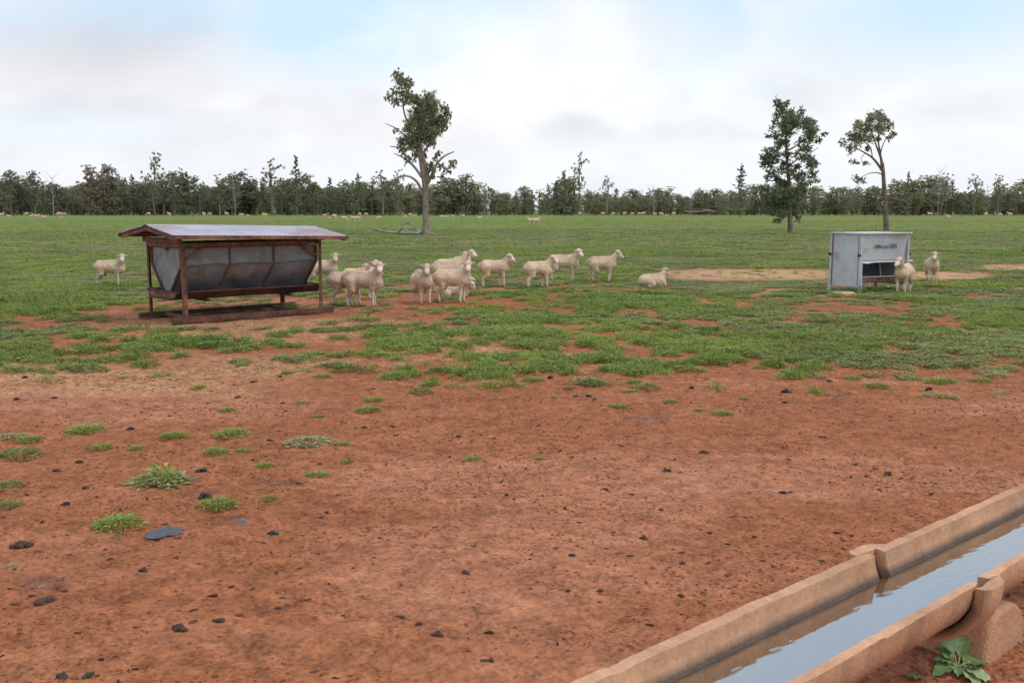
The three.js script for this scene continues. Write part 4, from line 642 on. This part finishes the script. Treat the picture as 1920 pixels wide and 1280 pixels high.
  for (const [px, py] of spots) {
    const p = ground(px, Math.max(py + 3.4, 404.2)), pair = py > 416, o = shadows(new THREE.Mesh(far[Math.floor(R() * 5)], M_SHEEP)); o.name = numbered('grazing_sheep'); const s = (py > 405 ? 1.0 : 1.4) + 0.25 * R(); o.scale.set(s, s * (0.95 + 0.1 * R()), s); o.position.set(p.x, -0.01, p.z); o.rotation.y = (R() < 0.5 ? 0 : Math.PI) + (R() - 0.5) * 1.4; scene.add(o);
    const zone = pair ? 'far sheep of the nearest grazing pair' : px < 130 ? 'far sheep at the left end of the paddock below the trees' : px < 520 ? 'far sheep beyond the rusty feeder roof below the trees' : px < 720 ? 'far sheep left of the tall gum trunk' : px < 910 ? 'far sheep close beside the tall gum trunk' : px < 1280 ? 'far sheep along the foot of the trees right of centre' : 'far sheep at the right end below the trees';
    among(o, zone, 'sheep', pair ? 'pair of far sheep' : 'far flock: ' + zone.slice(10), px);
  }
}

// ---------------------------------------------------------------- trees
const barkMap = texture(256, (u, v) => { const a = pfbm(u, v * 1, 6, 5), b = pn(u * 40, v * 8, 40), s = 0.5 + 0.7 * (a - 0.5) + 0.4 * (b - 0.5); return [s, s, s]; }), barkBump = texture(256, (u, v) => pn(u * 40, v * 6, 40) * 0.6 + 0.4 * pfbm(u, v, 16, 3), false);
const bark = (r, g, b) => mat({ map: barkMap, bumpMap: barkBump, bumpScale: 0.02, color: rgb(r * 2, g * 2, b * 2), roughness: 1 });
const M_GUM = bark(0.25, 0.195, 0.16), M_GREYWOOD = bark(0.27, 0.245, 0.225), M_PINE = bark(0.175, 0.128, 0.105), M_TRUNK = bark(0.17, 0.145, 0.125), M_PALE = bark(0.25, 0.225, 0.195);
const leafMat = (r, g, b) => new THREE.MeshPhysicalMaterial({ vertexColors: true, color: rgb(r, g, b), roughness: 0.8, transmission: 0.5, thickness: 0, specularIntensity: 0.4, side: THREE.DoubleSide });
const FOL = { dark: leafMat(0.27, 0.285, 0.195), olive: leafMat(0.36, 0.36, 0.235), brown: leafMat(0.35, 0.305, 0.235), pine: leafMat(0.24, 0.275, 0.17), gum: leafMat(0.31, 0.31, 0.19), pale: leafMat(0.40, 0.395, 0.29) };
// leaves spread through a lump of crown; hang: 1 drooping gum leaves, -1 upright sprays
function leaves(A, R, c, rx, ry, rz, n, size, hang, gaps = 0.42) {
  // leaves sit along many short twigs, so that the outline is feathery and sky shows between the sprays
  const gs = () => (R() + R() + R() - 1.5) * 0.82, twigs = Math.max(5, Math.round(n / 24)); let tw = null;
  for (let i = 0; i < n; i++) {
    if (i % Math.ceil(n / twigs) === 0) { const ox = gs(), oy = gs(), oz = gs(), l = Math.hypot(ox, oy, oz) + 0.2; tw = { x: ox, y: oy, z: oz, dx: ox / l * 0.5 + gs() * 0.5, dy: oy / l * 0.4 + gs() * 0.3 - hang * 0.28, dz: oz / l * 0.5 + gs() * 0.5, on: R() > gaps * 0.45, w: 0.07 + 0.1 * R(), v: 0.8 + 0.4 * R() }; }
    if (!tw.on) continue;
    const along = R(), x = tw.x + tw.dx * along + gs() * tw.w * 2, y = tw.y + tw.dy * along + gs() * tw.w * 2, z = tw.z + tw.dz * along + gs() * tw.w * 2;
    const P = V(c.x + x * rx, c.y + y * ry, c.z + z * rz), L = size * (0.6 + 0.8 * R()), w = L * (0.34 + 0.2 * R()), t = V(R() - 0.5, (R() - 0.5) - hang * 0.7, R() - 0.5).normalize(), o = V(R() - 0.5, R() - 0.5, R() - 0.5).cross(t).normalize(), k0 = A.pos.length / 3, v = tw.v * (0.7 + 0.6 * R());
    A.pos.push(P.x - t.x * L / 2, P.y - t.y * L / 2, P.z - t.z * L / 2, P.x + o.x * w / 2, P.y + o.y * w / 2, P.z + o.z * w / 2, P.x + t.x * L / 2, P.y + t.y * L / 2, P.z + t.z * L / 2, P.x - o.x * w / 2, P.y - o.y * w / 2, P.z - o.z * w / 2);
    const wm = 0.92 + 0.2 * R(); for (let q = 0; q < 4; q++) A.col.push(v * wm, v, v * (0.85 + 0.2 * R())); A.idx.push(k0, k0 + 1, k0 + 2, k0, k0 + 2, k0 + 3);
  }
}
const crownGeo = (A) => { const g = geom(A.pos, A.idx, A.col); g.computeVertexNormals(); return g; };
const newA = () => ({ pos: [], idx: [], col: [] });

// a tall tree described on its own upright plane; points are given relative to a sketch with its own scale
function portraitTree(name, label, category, base, sketch, limbs, blobs, leafMatl, leafSize, per, hang, seed, depthScale = 0.8) {
  const R = rng(seed), B = ground(...base), o = root(name, B.x, 0, B.z), [x0, y0, sc] = sketch, L = (x, y, dz = 0) => { const p = upright(x0 + x / sc, y0 + y / sc, B.z); return V(p.x - B.x, p.y, dz); }, unit = -B.z / F / sc;
  tag(o, label, category, 'tall trees standing out in the paddock');
  limbs.forEach(({ p, r, m = M_GUM, n = 'limb', dz = 0 }) => { const P = p.map(([x, y], i) => L(x, y, dz * i / Math.max(1, p.length - 1))); if (n === 'trunk') P[0].y = -0.08; const [q, rr] = smooth(P, r.map((v) => v * unit), p.length * 4); mesh(n, tube(q, rr, n === 'trunk' ? 16 : 8, n === 'trunk' ? 0.12 : 0.1, seed), m, o); });
  const A = newA(); for (const [x, y, r, ry = r, gaps] of blobs) { const k = r * unit * 0.98; leaves(A, R, L(x, y, (R() - 0.5) * 2 * depthScale * Math.min(1.6, 3.2 * k)), k, ry * unit * 0.98, k * 1.15, Math.round(per * k * (ry * unit) * 9), leafSize * 0.8, hang, gaps ?? 0.3); }
  mesh('crown', crownGeo(A), leafMatl, o); return { o, L, unit, B };
}
{
  const G = portraitTree('gum_tree', 'tall gum tree with lopsided crown and dead grey limbs, left of centre', 'tree', [800, 440], [660, 110, 3.658], [
    { n: 'trunk', p: [[514, 1208], [508, 1150], [505, 1050], [503, 960], [500, 880], [492, 800], [480, 735], [468, 690]], r: [36, 25, 21, 19, 19, 20, 17, 11] },
    { p: [[505, 900], [512, 820], [505, 740], [480, 660], [465, 600], [470, 520], [500, 430], [530, 330]], r: [17, 18, 15, 13, 12, 9, 6, 3] },
    { p: [[470, 700], [455, 640], [430, 560], [400, 470], [365, 395], [350, 330], [345, 240], [335, 150]], r: [13, 11, 9, 7, 6, 5, 4, 2] },
    { p: [[480, 660], [520, 600], [580, 520], [620, 430], [640, 350]], r: [10, 8, 6, 4, 2] },
    { n: 'dead_limb', m: M_GREYWOOD, p: [[478, 920], [455, 855], [405, 812], [345, 808], [255, 855]], r: [12, 10, 8, 6, 2], dz: 0.9 },
    { n: 'dead_limb', m: M_GREYWOOD, p: [[480, 815], [435, 750], [375, 692], [290, 650]], r: [11, 9, 7, 2], dz: 0.5 },
    { n: 'dead_limb', m: M_GREYWOOD, p: [[462, 660], [420, 630], [370, 618], [270, 605]], r: [8, 7, 6, 3], dz: 0.7 },
    { n: 'dead_limb', m: M_GREYWOOD, p: [[440, 560], [360, 522], [295, 474], [225, 443]], r: [6, 5, 4, 1.5] },
    { n: 'dead_limb', m: M_GREYWOOD, p: [[522, 850], [556, 780], [588, 715], [640, 668], [705, 640]], r: [12, 10, 8, 6, 3], dz: 0.6 },
    { p: [[570, 740], [585, 690], [575, 640]], r: [4, 3, 1] }, { p: [[590, 715], [650, 760], [715, 690]], r: [5, 3, 1] }, { p: [[345, 330], [300, 300], [255, 235]], r: [3, 2, 1] }, { p: [[345, 240], [385, 190], [400, 160]], r: [3, 2, 1] }, { p: [[350, 330], [385, 290], [400, 260]], r: [3, 2, 1] },
  ], [[315, 112, 34], [332, 150, 38], [385, 170, 40], [285, 208, 28], [250, 248, 26], [300, 285, 34], [340, 225, 30], [395, 255, 42], [375, 300, 24], [430, 280, 40], [485, 285, 46], [540, 290, 56], [500, 335, 62], [560, 350, 50], [430, 370, 46], [640, 335, 30], [655, 370, 28], [620, 400, 42], [635, 440, 28], [650, 470, 12], [545, 420, 58], [460, 425, 64], [400, 470, 46], [500, 490, 60], [565, 500, 46], [600, 470, 30], [395, 535, 52], [330, 565, 34], [300, 495, 20], [455, 545, 58], [540, 555, 42], [430, 600, 36], [350, 625, 34], [390, 690, 24, 34], [430, 655, 22, 34], [495, 655, 18, 30], [585, 640, 24], [575, 680, 20], [545, 735, 34, 44], [610, 745, 22, 30], [690, 720, 24, 30], [715, 695, 16], [660, 765, 22], [555, 790, 26, 34]], FOL.gum, 0.14, 900, 0.9, 7001);
  // fallen limbs round its foot
  const fallen = (label, pts, r, extra = []) => { const o = root('fallen_branch', G.B.x, 0, G.B.z); tag(o, label, 'fallen branch', 'fallen wood on the paddock'); [[pts, r], ...extra].forEach(([p, rr], i) => { const P = p.map(([x, y, dz]) => G.L(x, y, dz).setZ(dz)), [q, k] = smooth(P, rr.map((v) => v * G.unit), p.length * 3); mesh(i ? 'twig' : 'stem', tube(q, k, 7, 0.15, i), M_GREYWOOD, o); }); };
  fallen('long fallen branch stretching left from the foot of the tall gum', [[100, 1150, -0.5], [200, 1180, 0.3], [320, 1192, 0.6], [470, 1196, 0.9]], [4, 7, 9, 9], [[[[200, 1180, 0.3], [150, 1165, 0.9], [120, 1190, 1.1]], [4, 3, 1.5]], [[[320, 1192, 0.6], [360, 1160, 1], [400, 1190, 1.4]], [6, 5, 4]]]);
  fallen('bent fallen branch arching against the tall gum trunk', [[320, 1140, -1.2], [395, 1128, -0.9], [430, 1160, -0.3], [475, 1198, 0.4]], [3, 6, 8, 9], [[[[430, 1160, -0.3], [380, 1170, 0.1], [340, 1192, 0.3]], [6, 5, 3]]]);
  fallen('short fallen log right of the tall gum trunk', [[545, 1196, 0.6], [600, 1206, 1.1], [675, 1196, 1.2]], [9, 7, 4], [[[[560, 1198, 0.5], [575, 1185, 0.5], [590, 1182, 0.5]], [5, 4, 3]]]);
}
portraitTree('cypress_pine', 'largest cypress pine, broad and ragged, left of the grey feeder', 'tree', [1482, 438.5], [1360, 160, 4.267], [
  { n: 'trunk', m: M_PINE, p: [[521, 1190], [520, 1100], [516, 950], [512, 800], [500, 650], [490, 500], [485, 350], [455, 220], [415, 130]], r: [25, 20, 17, 15, 12, 10, 7, 5, 2] },
  { m: M_PINE, p: [[500, 520], [550, 495], [600, 455], [680, 400]], r: [7, 6, 4, 2] }, { m: M_PINE, p: [[500, 660], [560, 600], [640, 560], [720, 500]], r: [7, 5, 4, 2], dz: 0.8 }, { m: M_PINE, p: [[500, 680], [440, 655], [380, 655], [290, 610]], r: [7, 5, 4, 2], dz: 0.5 }, { m: M_PINE, p: [[510, 760], [580, 725], [660, 745], [740, 770]], r: [7, 5, 3, 2], dz: 0.6 }, { m: M_PINE, p: [[508, 770], [440, 755], [380, 760], [330, 740]], r: [6, 5, 3, 2], dz: -0.6 }, { m: M_PINE, p: [[512, 900], [420, 860], [320, 900]], r: [6, 4, 2], dz: 1 }, { m: M_PINE, p: [[486, 400], [560, 320], [620, 220]], r: [6, 4, 2] }, { m: M_PINE, p: [[486, 420], [420, 380], [350, 340]], r: [5, 4, 2] },
], [[400, 140, 26, 34], [425, 175, 30], [490, 150, 26, 34], [470, 195, 36], [415, 240, 32], [535, 200, 26], [530, 245, 40], [620, 210, 22, 34], [600, 260, 44], [470, 280, 46], [400, 295, 26], [360, 345, 26, 22], [430, 330, 40], [530, 320, 50], [620, 310, 46], [690, 300, 28], [480, 385, 46], [350, 405, 30, 18], [410, 400, 32], [640, 370, 48], [715, 360, 36], [770, 395, 28, 20], [690, 420, 42], [735, 440, 26], [630, 440, 36], [420, 465, 36], [470, 450, 32], [600, 510, 26], [680, 500, 40], [390, 520, 36], [320, 540, 36], [290, 590, 32], [350, 580, 36], [420, 570, 38], [300, 640, 26], [380, 625, 38], [460, 620, 26], [560, 560, 28], [620, 580, 36], [700, 590, 38], [735, 630, 30], [660, 640, 40], [590, 650, 34], [440, 690, 34], [360, 700, 36], [340, 745, 26], [420, 745, 34], [560, 730, 32], [640, 720, 38], [710, 710, 36], [735, 765, 22], [680, 780, 26], [600, 790, 36], [450, 780, 32], [310, 830, 42], [300, 900, 34], [380, 860, 50], [460, 880, 50], [540, 850, 46], [620, 850, 40], [420, 940, 46], [500, 960, 46], [570, 940, 40], [400, 1010, 40], [450, 1030, 36], [410, 1080, 32, 24], [480, 470, 34], [500, 560, 36], [505, 640, 34], [515, 700, 34], [500, 800, 44], [520, 880, 46], [495, 930, 46], [530, 990, 40], [350, 960, 36], [560, 1020, 36], [590, 1065, 26], [480, 1000, 40]], FOL.pine, 0.115, 1500, -0.3, 7002);
portraitTree('cypress_pine', 'leaning tree with a bare trunk and rounded top behind the grey feeder', 'tree', [1661, 433], [1360, 160, 4.267], [
  { n: 'trunk', m: M_PINE, p: [[1292, 1170], [1285, 1050], [1280, 950], [1276, 850], [1270, 760], [1266, 690], [1263, 620]], r: [24, 20, 19, 18, 15, 14, 9] },
  { m: M_PINE, p: [[1262, 690], [1230, 640], [1180, 580], [1120, 540], [1050, 500], [990, 450]], r: [11, 10, 8, 6, 4, 2] }, { m: M_PINE, p: [[1255, 650], [1240, 580], [1205, 500], [1170, 420], [1130, 330]], r: [10, 9, 7, 5, 2], dz: 0.6 }, { m: M_PINE, p: [[1262, 640], [1245, 540], [1235, 450], [1240, 330], [1230, 230]], r: [10, 8, 6, 4, 2], dz: -0.4 }, { m: M_PINE, p: [[1240, 560], [1262, 480], [1300, 410], [1335, 380]], r: [6, 4, 3, 2] }, { m: M_PINE, p: [[1180, 580], [1170, 500], [1110, 430], [1070, 350]], r: [5, 4, 3, 2], dz: -0.6 }, { m: M_PINE, p: [[1256, 712], [1215, 698], [1150, 705], [1080, 740]], r: [5, 4, 3, 2] }, { m: M_PINE, p: [[1120, 540], [1090, 590], [1120, 630]], r: [3, 2, 1] },
  { n: 'burl', m: M_GREYWOOD, p: [[1285, 920], [1262, 930], [1245, 950], [1270, 968]], r: [6, 6, 5, 3], dz: 0.4 }, { n: 'dead_limb', m: M_GREYWOOD, p: [[1270, 905], [1245, 885], [1228, 860]], r: [3, 2, 1] },
], [[1230, 230, 34], [1260, 240, 30], [1180, 250, 38], [1290, 275, 30], [1220, 290, 44], [1140, 290, 38], [1070, 300, 34], [1040, 340, 36], [1110, 350, 46], [1180, 350, 46], [1250, 350, 44], [1305, 330, 34], [1330, 390, 28], [1310, 420, 24], [1060, 400, 44], [1000, 410, 36], [970, 450, 32], [990, 500, 34], [1005, 540, 22], [1050, 460, 36], [1120, 420, 40], [1190, 420, 36], [1250, 420, 30], [1130, 490, 26], [1020, 610, 26, 20], [1050, 620, 20], [1120, 625, 30, 22], [1150, 510, 20], [1080, 740, 34, 26], [1120, 760, 26], [1060, 770, 20], [1210, 860, 22, 40], [1230, 930, 20, 34], [1225, 990, 16]].map((b) => [b[0], b[1], b[2], b[3] ?? b[2], 0.25]), FOL.gum, 0.12, 950, -0.2, 7003);
{ const p = ground(1640, 431), o = root('fallen_branch', p.x, 0, p.z); tag(o, 'dry forked stick at the foot of the leaning tree', 'fallen branch', 'fallen wood on the paddock'); mesh('stem', tube([V(-0.6, 0.25, 0), V(-0.1, 0.2, 0.1), V(0.2, 0.02, 0.2)], [0.02, 0.04, 0.05], 6), M_GREYWOOD, o); mesh('twig', tube([V(-0.1, 0.2, 0.1), V(-0.2, 0.02, 0.3)], [0.03, 0.02], 6), M_GREYWOOD, o); }

// ---------------------------------------------------------------- the wood behind the paddock
{
  const R = rng(4242);
  // kinds of tree about 12 m tall: returns {trunk, crown, m (foliage material name)}
  const gumLike = (lobes, low, spread, per, dense) => {
    const A = newA(), T = [], h = 12; const [tp, tr] = smooth([V(0, -0.3, 0), V((R() - 0.5) * 0.8, 4, 0), V((R() - 0.5) * 1.4, 8, 0), V((R() - 0.5) * 2, 10.6, 0)], [0.24, 0.2, 0.13, 0.05], 8); T.push(tube(tp, tr, 7));
    for (let i = 0; i < lobes; i++) { const y = lerp(low, h - 1, (i + R() * 0.6) / lobes), env = spread * Math.sin(Math.PI * clamp((y - low * 0.55) / (h - low * 0.55), 0.1, 0.92)), a = R() * 6.283, r = env * (0.25 + 0.7 * R()), c = V(Math.cos(a) * r, y, Math.sin(a) * r), k = lerp(0.7, 1.35, R()) * (spread / 2.6) ** 0.5; const [bp, br] = smooth([tp[Math.min(8, Math.floor(y / 12 * 7))], V(c.x * 0.6, y - 0.9, c.z * 0.6), c], [0.09, 0.06, 0.025], 4); T.push(tube(bp, br, 5)); leaves(A, R, c, k * 1.15, k * 0.8, k, per, 0.36, 0.6, dense); }
    return { trunk: merged(T), crown: crownGeo(A) };
  };
  const pineLike = (wide, low, per) => { const A = newA(), h = 12; for (let i = 0; i < 30; i++) { const t = (i + R()) / 30, y = lerp(low, h - 0.4, t), w = wide * (1 - t) ** 0.7 * (0.65 + 0.5 * R()) + 0.25, a = i * 2.4, r = w * 0.55 * R(); leaves(A, R, V(Math.cos(a) * r, y, Math.sin(a) * r), w * 0.72, 0.62, w * 0.72, per, 0.36, -0.5, 0.36); } return { trunk: tube([V(0, -0.3, 0), V(0.05, 5, 0), V(0, 11, 0)], [0.22, 0.15, 0.03], 7), crown: crownGeo(A) }; };
  const bareLike = () => { const T = []; const [tp, tr] = smooth([V(0, -0.3, 0), V(0.3, 4, 0), V(-0.1, 8, 0.2), V(0.3, 11.5, 0)], [0.2, 0.15, 0.09, 0.02], 8); T.push(tube(tp, tr, 6)); for (let i = 0; i < 16; i++) { const y = 3.5 + i * 0.48, b = tp[Math.min(8, Math.floor(y / 11.5 * 8))], a = R() * 6.283, l = 1.2 + R() * 1.6; const e = V(b.x + Math.cos(a) * l, b.y + l * 0.9, b.z + Math.sin(a) * l); T.push(tube([b, b.clone().lerp(e, 0.5).add(V(0, -0.15, 0)), e], [0.07, 0.045, 0.015], 5)); } return merged(T); };
  const shapes = { full: [gumLike(30, 1.6, 2.9, 260, 0.3), gumLike(26, 2.4, 2.5, 230, 0.34), gumLike(34, 1.0, 3.3, 260, 0.3), gumLike(22, 3.2, 2.3, 230, 0.36), gumLike(30, 0.8, 2.7, 260, 0.3), gumLike(18, 4.0, 3.2, 260, 0.34), gumLike(36, 0.8, 3.8, 260, 0.3)], sparse: [gumLike(13, 5.2, 2.6, 120, 0.44), gumLike(14, 4.6, 2.8, 120, 0.44), gumLike(12, 6, 2.2, 120, 0.46)], pine: [pineLike(2.4, 1.2, 130), pineLike(2.0, 1.0, 120), pineLike(2.9, 1.4, 140)] }, bare = bareLike();
  const place = (px, topY, kind, tint, dist, label, group, wide = 1) => {
    const r = ray(px, 393), s0 = dist / -r[2], x = r[0] * s0, z = -dist, top = upright(px, topY, z).y, s = top / 12.2, o = root(kind === 'pine' ? 'cypress_pine' : kind === 'bare' ? 'dead_tree' : 'eucalypt_tree', x, 0, z, R() * 6.283), w = s * wide * (0.85 + 0.3 * R()); o.scale.set(w, s, w);
    if (kind === 'bare') mesh('trunk', bare, M_GREYWOOD, o); else { const q = shapes[kind][Math.floor(R() * shapes[kind].length)]; mesh('trunk', q.trunk, R() < 0.3 ? M_PALE : M_TRUNK, o); mesh('crown', q.crown, FOL[tint], o); }
    among(o, label, 'tree', group, px);
  };
  // trees that stand out of the line: [x, top, kind, tint, distance, label]
  for (const [px, ty, kind, tint, dist, label, wide] of [
    [290, 276, 'sparse', 'dark', 300, 'tall leggy eucalypt rising above the wood, behind the feeder roof', 0.8], [342, 309, 'sparse', 'dark', 302, 'second leggy eucalypt just right of the tallest on the left', 0.8], [172, 304, 'full', 'brown', 300, 'brownish round topped eucalypt in the left wood', 1], [204, 300, 'full', 'brown', 303, 'brownish eucalypt right beside another brown one in the left wood', 0.9], [510, 291, 'sparse', 'brown', 298, 'sparse brown eucalypt next to a dark round pine', 1], [556, 288, 'pine', 'pine', 299, 'dark round headed pine right of the sparse brown eucalypt', 0.95], [412, 321, 'sparse', 'dark', 300, 'open crowned eucalypt midway along the left wood', 1], [65, 312, 'full', 'dark', 300, 'dense dark eucalypt near the left end of the wood', 1], [22, 313, 'full', 'dark', 301, 'dense eucalypt at the left end of the wood', 1],
    [672, 322, 'pine', 'pine', 297, 'dark pine left of the tall gum', 1.1], [718, 314, 'sparse', 'dark', 280, 'thin double trunked eucalypt close left of the tall gum', 1], [747, 312, 'sparse', 'dark', 283, 'thin eucalypt just behind the low dead limb of the tall gum', 0.9], [1058, 317, 'pine', 'pine', 262, 'dark bushy pine standing forward of the wood in the middle', 1.1], [1086, 278, 'sparse', 'olive', 290, 'tall thin eucalypt leaning out behind the dark bushy pine', 0.7], [1137, 324, 'sparse', 'olive', 295, 'open eucalypt right of the tall thin one', 1], [1389, 305, 'pine', 'pine', 240, 'slim pointed pine standing forward left of the largest cypress', 0.8], [1701, 319, 'pine', 'dark', 250, 'pointed dark pine right of the leaning bare trunked tree', 0.9], [1766, 318, 'sparse', 'brown', 285, 'half dead eucalypt with bare top at the right', 1], [1826, 321, 'sparse', 'brown', 283, 'flat topped sparse tree at the right', 0.9], [1872, 322, 'sparse', 'olive', 290, 'pale rounded tree near the right end of the wood', 1],
    [99, 322, 'bare', '', 292, 'bare dead tree against the sky in the left wood', 1], [440, 336, 'bare', '', 290, 'thin bare dead tree beyond the feeder roof', 1], [1760, 308, 'bare', '', 296, 'bare dead spire above the right wood', 0.7], [1225, 345, 'bare', '', 292, 'grey dead tree in the wood right of centre', 1],
  ]) place(px, ty, kind, tint, dist, label, 'trees that stand out of the far wood', wide);
  // the front rank of the wood
  const line = [[-60, 330], [0, 326], [100, 334], [200, 322], [300, 330], [420, 336], [520, 330], [640, 336], [740, 338], [840, 342], [960, 350], [1040, 348], [1160, 352], [1260, 346], [1340, 348], [1450, 352], [1560, 350], [1660, 350], [1750, 346], [1850, 344], [1990, 342]];
  const height = (px) => { let i = 0; while (i < line.length - 2 && line[i + 1][0] < px) i++; return lerp(line[i][1], line[i + 1][1], clamp((px - line[i][0]) / (line[i + 1][0] - line[i][0]), 0, 1)); };
  for (let px = -50; px < 1975; px += 11 + R() * 8) {
    const left = px < 700, q = R(), kind = q < 0.66 ? 'full' : q < 0.8 ? 'pine' : q < 0.95 ? 'sparse' : 'bare', tint = kind === 'pine' ? 'pine' : left ? (q < 0.5 ? 'dark' : 'gum') : q < 0.34 ? 'olive' : q < 0.5 ? 'pale' : 'gum';
    const where = px < 120 ? 'at the left end of the wood' : px < 270 ? 'in the wood left of the feeder roof' : px < 450 ? 'over the feeder roof\'s left half' : px < 640 ? 'over the feeder roof\'s right half' : px < 800 ? 'in the wood left of the tall gum' : px < 1000 ? 'in the wood right of the tall gum' : px < 1200 ? 'in the wood around the dark bushy pine' : px < 1400 ? 'in the wood left of the slim pine' : px < 1560 ? 'in the wood behind the largest cypress' : px < 1720 ? 'in the wood behind the leaning tree' : 'at the right end of the wood', word = { full: 'dense olive eucalypt ', pine: 'dark pointed pine ', sparse: 'open crowned eucalypt ', bare: 'bare dead tree ' }[kind];
    { const hill = (n2(px * 0.018, 4) - 0.5) * 26 + (n2(px * 0.06, 9) - 0.5) * 20; place(px, height(px) - 3 - hill + (R() - 0.5) * 16, kind, tint, 298 + R() * 28, word + where, word + where, 1.1 + 0.55 * R()); }
  }
    // depth of the wood that reads as one mass
  const m = new THREE.Matrix4(), qq = new THREE.Quaternion(), up = V(0, 1, 0);
  const mass = (name, label, q, tint, n) => { const l = []; for (let i = 0; i < n; i++) { const d = 322 + 100 * R(), x = (R() - 0.5) * 1.3 * d, px = 960 + F * x / d, s = upright(px, height(px) + 10 + R() * 18, -d).y / 12.2; qq.setFromAxisAngle(up, R() * 6.28); m.compose(V(x, 0, -d), qq, V(s * 1.2, s, s * 1.2)); l.push(m.clone()); }
    for (const [part, g, mt] of [['trunks', q.trunk, M_TRUNK], ['forest', q.crown, FOL[tint]]]) { const o = new THREE.InstancedMesh(g, mt, n); o.name = numbered(part === 'forest' ? name : name + '_stems'); l.forEach((v, i) => o.setMatrixAt(i, v)); shadows(o); scene.add(o); tag(o, part === 'forest' ? label : label + ', its stems', 'forest', null, 'stuff'); } };
  mass('far_forest', 'depth of the eucalypt wood behind its front trees', shapes.full[0], 'gum', 260); mass('far_forest', 'depth of the olive wood behind its front trees', shapes.full[2], 'dark', 260); mass('far_forest', 'undergrowth of the wood', shapes.full[4], 'olive', 220);
  // fallen timber at the foot of the wood
  const log = (px, py, len, h, label, m2) => { const p = ground(px, py), o = root('timber_heap', p.x, 0, p.z, 0.1); tag(o, label, 'timber heap', 'heaps of dead timber by the wood'); for (let i = 0; i < 7; i++) { const a = (R() - 0.5) * 0.8, l = len * (0.4 + 0.5 * R()), c = V((R() - 0.5) * len * 0.6, h * (0.15 + 0.7 * R()), (R() - 0.5) * 2); mesh('log', tube([c.clone().add(V(-l / 2 * Math.cos(a), -Math.sin(a) * l * 0.16, 0)), c, c.clone().add(V(l / 2 * Math.cos(a), Math.sin(a) * l * 0.2, 0.3))], [h * 0.1, h * 0.14, h * 0.07], 7, 0.2, i), m2 && i > 3 ? m2 : M_GREYWOOD, o); } };
  const RUSTY = bark(0.17, 0.075, 0.045); log(1318, 403.5, 9, 2.2, 'heap of dead branches and rusty timber at the foot of the wood', RUSTY); log(973, 402.6, 4.5, 1.4, 'low reddish timber heap left of the dark bushy pine', RUSTY); log(1205, 403, 6, 0.8, 'low fallen log heap right of centre', null); log(895, 402.8, 7, 1, 'grey fallen log heap right of the tall gum', null);
}
singleOut();
renderer.render(scene, camera);
